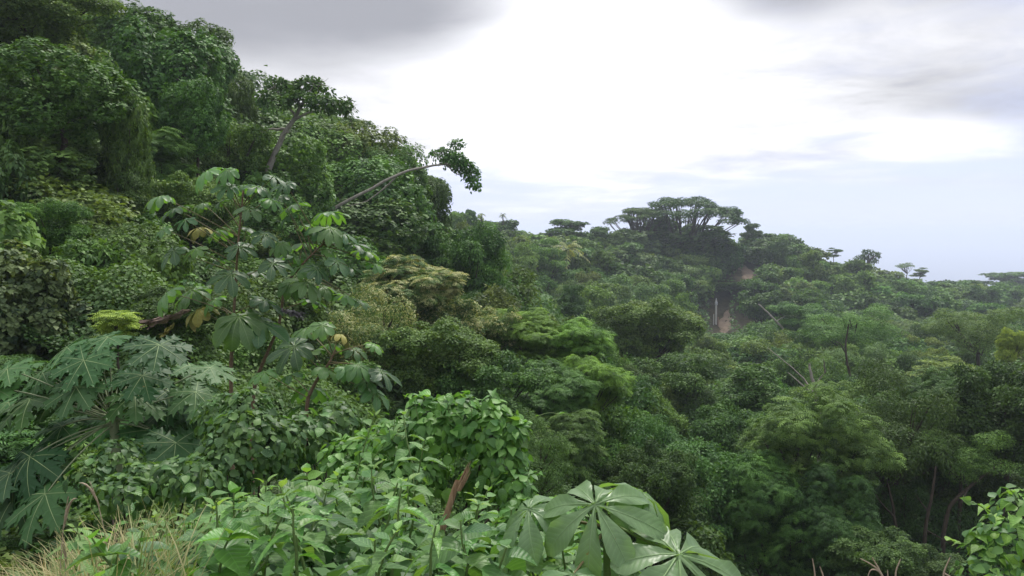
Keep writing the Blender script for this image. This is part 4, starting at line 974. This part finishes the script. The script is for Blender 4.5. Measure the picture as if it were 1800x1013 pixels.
# ------------------------------------------------------------------ leafy mounds: heart-leaved vine, round-leaved shrubs, corner bush
INNER = blade([(0, .05), (.2, .34), (.45, .38), (.75, .2), (1, .01)], fold=.12, bend=.3)
def leafy_mound(name, label, cat, blobs, meshes, nobj, nstuff, size, stuffmat, seed, hang=.5, stems=5, group=None):
    rng = np.random.default_rng(seed); B = np.array([(*P(px, py, Y), rx, ry, rz) for px, py, Y, rx, ry, rz in blobs]); c, r = B[:, :3], B[:, 3:]
    x, y = c[:, 0].mean(), c[:, 1].mean(); g = float(hgt(x, y)); e = empty(name, (x, y, g), label, cat, group); b = np.array([x, y, g])
    def pts(n, sc):
        ar = r[:, 0] * r[:, 2]; k = rng.choice(len(B), n * 6, p=ar / ar.sum()); d = rdir(rng, n * 6)
        ok = (d[:, 2] > -.55) & (d[:, 1] < .45); k, d = k[ok], d[ok]; p = c[k] + r[k] * d * (sc * rng.uniform(.82, 1.22, (len(k), 1)))
        q = (p[:, None] - c[None]) / (r[None] * .86 * sc); ins = (q ** 2).sum(2) < 1; ins[np.arange(len(p)), k] = False
        m = ~ins.any(1); return p[m][:n], norm(d / r[k])[m][:n]
    p, n0 = pts(nobj, 1.0)
    for i in range(len(p)):
        nr = n0[i] * .8 + UP * .55 + rng.normal(0, .25, 3); tip = -UP * hang + n0[i] * .5 + rng.normal(0, .35, 3)
        place('leaf', meshes[rng.integers(len(meshes))], p[i], nr, tip, size * rng.uniform(.5, 1.35), e)
    p, n0 = pts(nstuff, .9)
    V, T = scatter(p, n0 * .8 + UP * .5 + rng.normal(0, .35, p.shape), -UP * hang + n0 * .4 + rng.normal(0, .4, p.shape), size * rng.uniform(.6, 1.1, len(p)), INNER)
    o = link('inner_foliage', mesh_tris('inner_foliage', V - b, T, M[stuffmat + '_inner'], attr=np.repeat(rng.random(len(p)), len(INNER[1]))), e); o['kind'] = 'stuff'
    parts = []
    for i in range(stems):
        k = rng.integers(len(B)); parts.append(tube_arrays(wob(bez(b + [rng.normal(0, .12), rng.normal(0, .12), -.1], (b + c[k]) / 2 + rng.normal(0, .08, 3), c[k], 7), .015, rng), np.linspace(.016, .006, 7), 5))
    V, T = join(parts); link('stem', mesh_tris('stem', V - b, T, M['bark'], smooth=True), e)
    return e
VM = [(770, 760, 6.3, .24, .3, .26), (815, 745, 6.3, .20, .25, .22), (860, 765, 6.2, .22, .25, .24), (700, 775, 6.4, .22, .3, .20), (650, 790, 6.5, .22, .25, .17), (605, 805, 6.5, .18, .25, .15), (885, 815, 6.1, .17, .22, .22), (905, 865, 5.9, .14, .2, .18),
    (735, 835, 6.2, .22, .25, .24), (680, 850, 6.2, .2, .25, .22), (865, 728, 6.2, .10, .12, .11), (745, 715, 6.3, .12, .14, .09), (625, 860, 6.1, .2, .25, .2), (915, 930, 5.6, .15, .2, .2), (905, 760, 6.1, .09, .1, .07), (850, 850, 6.3, .16, .1, .2)]
leafy_mound('vine_mound', 'mound of bright heart-shaped vine leaves over a broken stump', 'vine', VM, HEARTS + HEARTS + ROUNDS[2:] + NARROW[:2], 300, 1900, .095, 'heart', 4, stems=9)
RS = [(430, 790, 7.0, .34, .3, .34), (390, 830, 6.8, .26, .25, .3), (480, 790, 7.2, .26, .25, .28), (440, 730, 7.3, .24, .25, .24), (395, 745, 7.4, .22, .22, .28)]
leafy_mound('round_leaf_shrub', 'dense shrub of small round leaves beside the papaya', 'shrub', RS, ROUNDS, 260, 1100, .085, 'round', 6, group='round-leaved shrubs')
RS2 = [(205, 812, 7.3, .22, .2, .2), (165, 835, 7.1, .18, .2, .16), (260, 850, 6.3, .30, .25, .16), (330, 845, 6.2, .24, .22, .18), (215, 870, 6.0, .2, .2, .14)]
leafy_mound('round_leaf_shrub', 'low creeping round-leaved shrub under the papaya stalks', 'shrub', RS2, ROUNDS, 190, 650, .085, 'round', 8)
RS3 = [(540, 775, 7.6, .26, .25, .26), (590, 740, 8.0, .24, .25, .2)]
leafy_mound('round_leaf_shrub', 'small round-leaved shrub below the lowest sapling', 'shrub', RS3, ROUNDS, 110, 450, .095, 'round', 10)
CB = [(1765, 950, 4.2, .17, .18, .15), (1800, 900, 4.3, .16, .18, .12), (1730, 1010, 4.1, .13, .15, .14), (1830, 980, 4.2, .2, .2, .25), (1785, 1030, 4.1, .2, .2, .16)]
leafy_mound('corner_bush', 'bright leafy bush with trailing tips standing at the drop', 'bush', CB, CORNER, 200, 500, .062, 'corner', 12, hang=.35)
RS4 = [(985, 935, 5.2, .22, .2, .2), (930, 985, 4.6, .24, .2, .16), (1010, 990, 4.4, .2, .2, .14)]
leafy_mound('low_shrub', 'low leafy shrub under the glossy umbrella leaves', 'shrub', RS4, HEARTS, 110, 350, .075, 'heart', 14)
# tendrils
def tendril(pts, Y, label, leafn=4, seed=0, mat='stem', size=.05, meshes=CORNER):
    rng = np.random.default_rng(seed); q = np.array([P(px, py, Y) for px, py in pts]); e = empty('vine_tendril', tuple(q[0]), label, 'vine')
    t = np.linspace(0, len(q) - 1, 14); pp = np.stack([np.interp(t, np.arange(len(q)), q[:, k]) for k in range(3)], 1); pp[1:-1] = (pp[:-2] + pp[1:-1] + pp[2:]) / 3
    part_tube('stem', pp, np.linspace(.004, .0018, 14), mat, e, 5)
    for i in range(leafn):
        a = pp[int(13 * (i + 1) / leafn)]; place('leaf', meshes[rng.integers(len(meshes))], a, UP + rng.normal(0, .4, 3), rng.normal(0, 1, 3), size * rng.uniform(.7, 1.1), e)
tendril([(1740, 900), (1715, 885), (1695, 878)], 4.2, 'thin trailing tip reaching sideways out of the corner bush', 5, 1)
tendril([(1800, 900), (1785, 872), (1770, 855)], 4.2, 'pale upright tip rising from the corner bush', 6, 2)
tendril([(1710, 965), (1690, 955), (1665, 950)], 4.2, 'pale trailing shoot low on the corner bush', 5, 3)
tendril([(900, 760), (935, 735), (965, 725), (985, 728)], 6.1, 'bare curling tendril arching off the vine mound', 2, 4, size=.04, meshes=HEARTS)
tendril([(880, 745), (915, 738), (935, 745)], 6.1, 'leafy runner at the end of the vine mound', 5, 5, size=.10, meshes=HEARTS)
tendril([(620, 860), (660, 800), (685, 770), (640, 765)], 5.6, 'looping twining stem in front of the vine mound', 3, 6, size=.09, meshes=HEARTS)
_tr = np.random.default_rng(77)
for mi_, (mx_, my_, mw_) in enumerate([(640, 780, 'low shoulder'), (690, 745, 'middle'), (735, 712, 'saddle'), (790, 715, 'crest'), (830, 712, 'crest end'), (895, 790, 'steep side'), (915, 850, 'lower side'), (700, 820, 'front face'), (660, 840, 'front foot')]):
    md_ = _tr.uniform(-30, 40)
    tendril([(mx_, my_ + 25), (mx_ + md_ * .4, my_ - 5), (mx_ + md_, my_ - 22), (mx_ + md_ * 1.5, my_ - 14)], 6.05, f'loose leafy vine shoot waving off the {mw_} of the vine mound', 6, 20 + mi_, size=.085, meshes=HEARTS + NARROW)
tendril([(858, 740), (860, 700), (866, 688)], 6.1, 'upright yellowish shoot on top of the vine mound', 6, 7, size=.08, meshes=HEARTS)

# ------------------------------------------------------------------ broken stump and snapped stake
def snag(px, base_py, top_py, Y, r, label, seed, lean, n):
    rng = np.random.default_rng(seed); b = P(px, base_py, Y); t = P(px, top_py, Y); h = t[2] - b[2]; g = float(hgt(b[0], Y)); e = empty('broken_stump', (b[0], b[1], g), label, 'stump')
    part_tube('base', np.array([(b[0] - lean * (b[2] - g) / h, b[1], g - .05), (b[0] - lean * .3, b[1], b[2]), (b[0], b[1], b[2] + h * .3)]), [r * 1.25, r, r * .9], 'split', e, 9)
    for i in range(n):
        a = i / n * 6.28; o2 = np.array([math.cos(a), math.sin(a), 0]) * r * .62; hh = h * rng.uniform(.55, 1.0)
        p = np.array([b + o2, b + o2 * .95 + [lean * .5, 0, hh * .5], b + o2 * rng.uniform(.5, 1.2) + [lean, 0, hh]])
        part_tube('splinter', p, [r * .48, r * .36, r * .05], 'split', e, 5)
snag(805, 862, 806, 5.55, .022, 'splintered orange stump under the vine mound', 3, .085, 7)
snag(833, 985, 948, 4.7, .010, 'thin snapped stake among the herbs', 5, .01, 3)
def bundle(name, label, cat, branches, mat, rmax):
    base = branches[0][0]; e = empty(name, tuple(P(*base)), label, cat)
    for br in branches:
        q = np.array([P(*p) for p in br]); t = np.linspace(0, len(q) - 1, 9); pp = np.stack([np.interp(t, np.arange(len(q)), q[:, k]) for k in range(3)], 1); pp[1:-1] = (pp[:-2] + pp[1:-1] * 2 + pp[2:]) / 4
        part_tube('branch', pp, np.linspace(rmax, rmax * .35, 9), mat, e, 6)
Yt = 3.6
bundle('dry_twig', 'pair of dry straw-coloured stalks', 'twig', [[(1434, 1040, Yt), (1432, 1005, Yt), (1428, 982, Yt)], [(1448, 1040, Yt), (1447, 1012, Yt), (1441, 996, Yt)]], 'twig', .0055)
bundle('dry_twig', 'dry spreading twig fan with many prongs', 'twig', [[(1562, 1045, Yt), (1550, 1005, Yt), (1528, 990, Yt), (1512, 982, Yt)], [(1560, 1040, Yt), (1545, 1000, Yt), (1533, 980, Yt)], [(1560, 1040, Yt), (1548, 1003, Yt), (1530, 1000, Yt), (1526, 1013, Yt)], [(1562, 1040, Yt), (1560, 1002, Yt)], [(1575, 1040, Yt), (1574, 1005, Yt), (1583, 983, Yt)]], 'twig', .006)
bundle('dry_twig', 'single bent dry stalk with a knot near the corner bush', 'twig', [[(1656, 1045, Yt), (1659, 1005, Yt), (1670, 980, Yt)], [(1659, 1008, Yt), (1678, 1018, Yt)]], 'twig', .006)

# ------------------------------------------------------------------ trees with bare limbs on the hill
def limb_tree(name, label, trunk, limbs, pads, Y, rt, mat, bark, ntuft, per, leaf, seed, tr=.5):
    rng = np.random.default_rng(seed); q = [P(px, py, Y) for px, py in trunk]; b = np.array([q[0][0], q[0][1], min(q[0][2], float(hgt(q[0][0], q[0][1])))]); e = empty(name, tuple(b), label, 'tree')
    q = np.array([b] + q) if q[0][2] - b[2] > .3 else np.array(q)
    t = np.linspace(0, len(q) - 1, 16); pp = np.stack([np.interp(t, np.arange(len(q)), q[:, k]) for k in range(3)], 1); pp[1:-1] = (pp[:-2] + pp[1:-1] + pp[2:]) / 3
    part_tube('trunk', wob(pp, rt * .15, rng), np.linspace(rt, rt * .42, 16), bark, e, 8)
    for lm in limbs:
        k = np.array([P(px, py, Y + rng.normal(0, .4) * (i > 0)) for i, (px, py) in enumerate(lm)]); t = np.linspace(0, len(k) - 1, 8); kk = np.stack([np.interp(t, np.arange(len(k)), k[:, c]) for c in range(3)], 1)
        part_tube('limb', wob(kk, rt * .1, rng), np.linspace(rt * .42, rt * .12, 8), bark, e, 6)
    if pads:
        ends = [P(*lm[-1], Y) for lm in limbs] + [P(*lm[len(lm) // 2], Y) for lm in limbs] + [P(*trunk[-1], Y)]; tw = []
        for (px, py, w, h) in pads:
            c = P(px, py, Y); a = min(ends, key=lambda q_: np.linalg.norm(q_ - c))
            for k_ in range(4):
                d_ = c + rng.normal(0, 1, 3) * np.array([w, w, h]) * Y / F * .7; tw.append(tube_arrays(wob(bez(a, (a + d_) / 2 + rng.normal(0, .12, 3), d_, 6), .03, rng), np.linspace(rt * .16, rt * .04, 6), 4))
        V, T = join(tw); link('twig_spray', mesh_tris('twig_spray', V - b, T, M[bark], smooth=True), e)
        B = [(*(P(px, py, Y + rng.normal(0, .8)) - b), w * Y / F, w * Y / F, h * Y / F) for px, py, w, h in pads]
        V, T, a = foliage(rng, B, ntuft, per, tr, leaf, LEAF2, 'layer', zmin=-.7)
        link('crown', mesh_tris('crown', V, T, M['tree'], attr=a), e, mat)
    return e
limb_tree('leaning_tree', 'dark flat-topped tree leaning out from the hill crest on a pale trunk', [(466, 325), (474, 292), (488, 258), (505, 228), (520, 204), (532, 184)],
    [[(512, 215), (540, 200), (580, 190)], [(520, 204), (500, 178), (482, 152)], [(530, 185), (542, 168), (552, 148)], [(505, 228), (475, 226), (458, 234)], [(488, 258), (500, 235), (512, 232)]],
    [(485, 146, 17, 8), (508, 160, 20, 9), (545, 146, 18, 9), (572, 162, 14, 7), (592, 186, 22, 9), (562, 178, 20, 9), (528, 172, 20, 9), (492, 178, 14, 8), (466, 168, 11, 6), (606, 178, 10, 5), (520, 150, 12, 7), (455, 232, 12, 6)], 38, .19, 'dark', 'palebark', 330, 10, .20, 2, tr=.30)
limb_tree('leaning_tree', 'long bare branch jutting from the hill with a leafy drooping tip', [(560, 382), (590, 364), (640, 338), (700, 307), (735, 295), (782, 289)],
    [[(782, 289), (800, 275), (805, 255)], [(782, 289), (805, 290), (825, 305), (835, 318)], [(785, 290), (800, 305), (820, 312)], [(700, 307), (660, 345), (640, 357), (600, 365)], [(782, 289), (770, 272), (762, 268)]],
    [(803, 254, 9, 6), (780, 268, 12, 6), (765, 270, 8, 5), (800, 278, 14, 8), (815, 290, 14, 9), (828, 305, 11, 9), (834, 320, 8, 8), (790, 283, 12, 6)], 41, .115, 'dark', 'palebark', 230, 8, .19, 3, tr=.30)
limb_tree('forked_tree', 'pale forked bare trunk standing in the ravine canopy', [(1443, 740), (1436, 700), (1432, 680), (1425, 655), (1423, 640)], [[(1432, 682), (1442, 665), (1450, 655)], [(1430, 690), (1410, 662), (1385, 640), (1350, 612)], [(1425, 690), (1405, 672), (1385, 655)], [(1450, 655), (1447, 630)]], None, 40, .13, 'dark', 'palebark', 0, 0, 0, 5)
limb_tree('bare_limb', 'pale bare limb lying over the trees beyond the pole', [(1385, 588), (1365, 565), (1348, 548), (1333, 535)], [[(1365, 565), (1372, 560), (1380, 556)]], None, 118, .22, 'dark', 'palebark', 0, 0, 0, 6)
limb_tree('ravine_snag', 'thin dark upright trunk rising through the valley trees', [(1498, 690), (1492, 650), (1486, 620), (1488, 595), (1492, 570)], [[(1486, 620), (1478, 605), (1470, 600)]], None, 60, .12, 'dark', 'bark', 0, 0, 0, 7)
limb_tree('shaded_trunk', 'thick brown trunk leaning in deep shade under the spreading tree', [(1660, 900), (1690, 868), (1725, 838), (1760, 815)], [[(1700, 860), (1690, 885)]], None, 31, .10, 'dark', 'bark', 0, 0, 0, 8)
limb_tree('shaded_trunk', 'upright brown trunk in the dark gap behind the dry twigs', [(1580, 970), (1574, 930), (1570, 890), (1560, 850)], [[(1572, 910), (1545, 880), (1530, 850)]], None, 31, .10, 'dark', 'bark', 0, 0, 0, 9)
limb_tree('shaded_trunk', 'tilted trunk between the dark gap and the corner bush', [(1625, 940), (1632, 900), (1640, 860), (1645, 820)], [[(1632, 900), (1610, 870)], [(1625, 930), (1660, 950), (1690, 965)]], None, 30.5, .09, 'dark', 'bark', 0, 0, 0, 10)
# great spreading tree on the ridge
ptree('spreading_tree', 'umbrella', 1205, 402, 206, 186, 112, 'dark', 'great umbrella-shaped tree rising over the ridge', cat='tree', rot=.4)
ptree('spreading_tree', 'umbrella', 1122, 402, 203, 110, 74, 'dark', 'smaller umbrella-shaped tree leaning beside the great spreading tree', cat='tree', rot=2.1)
limb_tree('ridge_snag', 'stunted thick-trunked tree standing alone on the descending ridge line', [(1527, 480), (1527, 462), (1526, 450)], [[(1526, 460), (1535, 452), (1541, 449)], [(1526, 458), (1518, 452), (1513, 453)]], [(1524, 443, 9, 4), (1539, 448, 7, 4), (1514, 453, 7, 4), (1534, 458, 6, 3)], 250, .9, 'dark', 'bark', 70, 10, .7, 11, tr=.8)

# ------------------------------------------------------------------ palms on the ridge
def palm(px, py, Y, size, hpx, label, seed, mat='palm'):
    rng = np.random.default_rng(seed); c = P(px, py, Y); g = min(float(hgt(c[0], c[1])), c[2] - hpx * Y / F); e = empty('palm_tree', (c[0], c[1], g), label, 'palm tree')
    part_tube('trunk', np.array([(c[0], c[1], g - .3), (c[0] + .15, c[1], (g + c[2]) / 2), tuple(c)]), [.22, .17, .13], 'bark', e, 7)
    R = size * Y / F; parts = []; vals = []
    for i in range(17):
        a = i * 2.4 + rng.normal(0, .2); el = 1.2 - 1.6 * (i / 17) + rng.normal(0, .1); d = np.array([math.cos(a) * math.cos(el), math.sin(a) * math.cos(el), math.sin(el)])
        rach = np.array([d * R * t + np.array([0, 0, -.55 * R * t * t]) for t in np.linspace(0.05, 1, 9)]); sd = norm(np.cross(d, UP) + 1e-6)
        for k in range(8):
            for s in (-1, 1):
                p0, p1 = rach[k], rach[k + 1]; ln = R * .22 * math.sin(.4 + k / 8 * 2.5)
                v = np.array([p0, p1, (p0 + p1) / 2 + (rach[k + 1] - rach[k]) * .9 + sd * s * ln + np.array([0, 0, -ln * .55])])
                parts.append((v, np.array([(0, 1, 2)]))); vals.append(rng.random())
    V, T = join(parts); o = link('crown', mesh_tris('palm_crown', V, T, M['tree'], attr=np.array(vals)), e, mat); o.location = c - np.array([c[0], c[1], g])
palm(799, 374, 172, 9, 12, 'tiny palm on the ridge where the hill shoulder ends', 1)
palm(846, 378, 180, 9, 12, 'small palm on the ridge beside the pointed tree', 2)
palm(884, 378, 186, 9, 12, 'small palm over the green ridge crowns', 3)
palm(999, 438, 150, 38, 40, 'coconut palm with pale arching fronds on the ridge slope', 4)
ptree('pointed_tree', 'far2', 827, 377, 178, 26, 42, 'dark', 'narrow pointed tree standing between the small ridge palms', cat='tree')

# ------------------------------------------------------------------ bare earth, pole
def sheet(name, label, spine, w, lift=.22, mat='dirt', seed=1):
    """worn strip of bare soil following the slope, with a ragged edge"""
    r = np.random.default_rng(seed); q = np.array([P(*p)[:2] for p in spine]); n, c = 15, 9; t = np.linspace(0, len(q) - 1, n)
    S = np.stack([np.interp(t, np.arange(len(q)), q[:, k]) for k in range(2)], 1); V = []
    for i in range(n):
        e = math.sin(math.pi * (i + .6) / n) ** .6; a, b = w * e * r.uniform(.6, 1.2), w * e * r.uniform(.6, 1.2)
        for k in range(c):
            x = S[i, 0] - a + (a + b) * k / (c - 1); y = S[i, 1] + r.normal(0, .25); V.append((x, y, float(hgt(x, y)) + lift * (1 if 0 < k < c - 1 else -.5) + r.normal(0, .10)))
    T = [(i * c + k, i * c + k + 1, (i + 1) * c + k + 1, (i + 1) * c + k) for i in range(n - 1) for k in range(c - 1)]
    o = link(name, mesh_tris(name, V, T, M[mat], smooth=True)); o['kind'] = 'structure'; o['label'] = label
sheet('dirt_road', 'bare tan earth beside the pole', [(1272, 595, 175), (1274, 575, 181), (1279, 553, 189)], 1.7)
sheet('dirt_bank', 'bare tan earth bank high on the ridge', [(1322, 503, 200), (1316, 482, 206), (1304, 458, 213)], 2.1, seed=2)
def pole():
    Y = 181.0; b = P(1258, 584, Y); t = P(1258, 527, Y); g = float(hgt(b[0], Y)); e = empty('utility_pole', (b[0], b[1], g), 'slender grey pole beside the bare tan earth', 'pole')
    part_tube('shaft', np.array([(b[0], b[1], g - .3), (b[0], b[1], (g + t[2]) / 2), (b[0], b[1], t[2])]), [.25, .22, .18], 'concrete', e, 10)
    part_tube('transformer', np.array([(b[0], b[1], t[2] - 1.3), (b[0], b[1], t[2] - 1.15), (b[0], b[1], t[2] - .55), (b[0], b[1], t[2] - .4)]), [.24, .32, .32, .24], 'metal', e, 12)
    part_tube('insulator', np.array([(b[0], b[1], t[2] - .1), (b[0], b[1], t[2] + .35)]), [.10, .08], 'metal', e, 8)
    q = P(1254, 584, Y - 1); g2 = float(hgt(q[0], q[1])); e2 = empty('fence_post', (q[0], q[1], g2), 'short pale post at the foot of the grey pole', 'post')
    part_tube('shaft', np.array([(q[0], q[1], g2 - .2), (q[0], q[1], g2 + 2.6)]), [.11, .10], 'concrete', e2, 6)
    part_tube('cap', np.array([(q[0], q[1], g2 + 2.58), (q[0], q[1], g2 + 2.7)]), [.13, .04], 'rustpost', e2, 6)
    q = P(1262, 584, Y - 1); g2 = float(hgt(q[0], q[1])); e2 = empty('fence_post', (q[0], q[1], g2), 'short rust brown post at the foot of the grey pole', 'post')
    part_tube('shaft', np.array([(q[0], q[1], g2 - .2), (q[0], q[1], g2 + 2.0)]), [.13, .12], 'rustpost', e2, 6)
    part_tube('cap', np.array([(q[0], q[1], g2 + 1.98), (q[0], q[1], g2 + 2.1)]), [.15, .05], 'rustpost', e2, 6)
pole()

# ------------------------------------------------------------------ thicket shrubs between the foreground plants and the hill
def thicket():
    rng = np.random.default_rng(31); spots = []; tries = 0
    while len(spots) < 95 and tries < 8000:
        tries += 1; Y = math.exp(rng.uniform(math.log(6.8), math.log(20))); px = rng.uniform(-60, 1020); x = (px - 900) / F * Y
        if any((x - a) ** 2 + (Y - b) ** 2 < (.09 * Y) ** 2 for a, b in spots): continue
        spots.append((x, Y))
    for x, Y in spots:
        hw = rng.uniform(.055, .085) * Y; hh = hw * rng.uniform(.55, .8); g = float(hgt(x, Y)); key = rng.choice(['shrub0', 'shrub1', 'shrub2']); mat = rng.choice(['dark', 'mid', 'vine', 'vine_dark', 'olive'])
        sh = dict(shrub0='broad-leaved', shrub1='narrow-leaved', shrub2='feathery')[key]
        tree('thicket_shrub', key, (x, Y, g + hh * .9), hw, hh, mat, f"{'large ' if hh > .068 * Y * .72 else 'low '}{TONE[mat]} {sh} thicket shrub near {near_mark(900 + F * x / Y, 408 - F * (g + hh) / Y)}", cat='shrub', group=f'{sh} {TONE[mat]} thicket shrubs')
thicket()

# ------------------------------------------------------------------ ground cover and grass
def ground_cover():
    rng = np.random.default_rng(41); n = 60000; Y = np.exp(rng.uniform(math.log(2.5), math.log(70), n)); u = rng.uniform(-.75, .75, n); x = u * Y
    k = ~((Y < 12) & (u > .10)); x, Y, u = x[k], Y[k], u[k]; n = len(x)
    z = hgt(x, Y); s = np.clip(.03 * Y, .09, .5) * rng.uniform(.6, 1.2, n); pos = np.stack([x, Y, z + rng.random(n) * np.clip(.05 * Y, .1, .8)], 1)
    V, T = scatter(pos, UP + rng.normal(0, .5, (n, 3)), rng.normal(0, 1, (n, 3)) - UP * .3, s, LEAF_WIDE)
    o = link('undergrowth', mesh_tris('undergrowth', V, T, M['round_inner'], attr=np.repeat(rng.random(len(pos)) * .8, 2)))
    tag(o, 'low green leafy ground cover between the plants', 'undergrowth', kind='stuff')
ground_cover()
def grass():
    rng = np.random.default_rng(51); n = 4600; Y = rng.uniform(2.6, 5.2, n); px = rng.normal(10, 115, n) + (Y - 3.2) * 45; keep = (px < 330) & (px > -260); Y, px = Y[keep], px[keep]; n = len(Y)
    x = (px - 900) / F * Y; z = hgt(x, Y); L_ = rng.uniform(.28, .74, n); a = rng.uniform(0, 6.28, n); o2 = np.stack([np.cos(a), np.sin(a), 0 * a], 1); lean = rng.uniform(.15, .9, n)
    sd = np.stack([-np.sin(a), np.cos(a), 0 * a], 1); rows = 6; V = np.zeros((n, rows, 2, 3))
    for k in range(rows):
        t = k / (rows - 1); c = np.stack([x, Y, z], 1) + o2 * (L_ * lean * t ** 1.8)[:, None] + UP * (L_ * (t - .42 * lean * t ** 2.4))[:, None]
        w = (.0042 * (1 - t ** 1.5) + .0006) * rng.uniform(.7, 1.4, n); V[:, k, 0] = c - sd * w[:, None]; V[:, k, 1] = c + sd * w[:, None]
    q = []
    for k in range(rows - 1): q += [(2 * k, 2 * k + 1, 2 * k + 3), (2 * k, 2 * k + 3, 2 * k + 2)]
    T = (np.array(q)[None] + (np.arange(n) * rows * 2)[:, None, None]).reshape(-1, 3)
    v = np.clip(rng.beta(.8, 1.3, n) + (px - 60) / 700, 0, 1)
    o = link('grass', mesh_tris('grass', V.reshape(-1, 3), T, M['grass'], attr=np.repeat(v, len(q)))); tag(o, 'dry straw-coloured grass with green blades at the roadside', 'grass', kind='stuff')
    for i, (px, Y, H, lx, lab) in enumerate([(78, 3.9, .95, .10, 'tall dry seed stalk bending over the roadside grass'), (175, 4.6, .9, -.08, 'thin straw stalk rising before the papaya'), (95, 3.7, .7, .02, 'pinkish dry stalk with a folded tip in the grass'), (335, 4.8, .8, .05, 'pale green seed spike beside the herbs')]):
        x = (px - 900) / F * Y; g = float(hgt(x, Y)); e = empty('grass_stalk', (x, Y, g), lab, 'grass stalk')
        part_tube('stalk', bez((x, Y, g), (x, Y, g + H * .7), (x + lx, Y - .05, g + H), 9), np.linspace(.0045, .002, 9), 'twig' if i < 3 else 'stem', e, 5)
        V, T = tube_arrays(bez((x + lx * .55, Y - .02, g + H * .82), (x + lx, Y - .05, g + H), (x + lx * 1.6, Y - .08, g + H * 1.0), 7), .0065 * np.array([.4, 1, 1.1, 1, .9, .6, .1]), 5)
        link('seed_head', mesh_tris('seed_head', V - np.array([x, Y, g]), T, M['twig'] if i < 3 else M['stem']), e)
grass()
# ------------------------------------------------------------------ air
def build_haze():
    m, nt, N, L = mat_nodes('haze air')
    v = N.new('ShaderNodeVolumePrincipled'); v.inputs['Color'].default_value = (0.80, 0.87, 1.0, 1)
    v.inputs['Density'].default_value = 0.0004; v.inputs['Anisotropy'].default_value = 0.2
    o = N.new('ShaderNodeOutputMaterial'); L.new(v.outputs[0], o.inputs['Volume'])
    R = 51000; lo, hi = -231.5, 34.0
    V = [(x, y, z) for z in (lo, hi) for y in (-R, R) for x in (-R, R)]
    T = [(0, 2, 3, 1), (4, 5, 7, 6), (0, 1, 5, 4), (2, 6, 7, 3), (0, 4, 6, 2), (1, 3, 7, 5)]
    ob = link('haze', mesh_tris('haze', V, T, m)); ob['kind'] = 'stuff'
build_haze()
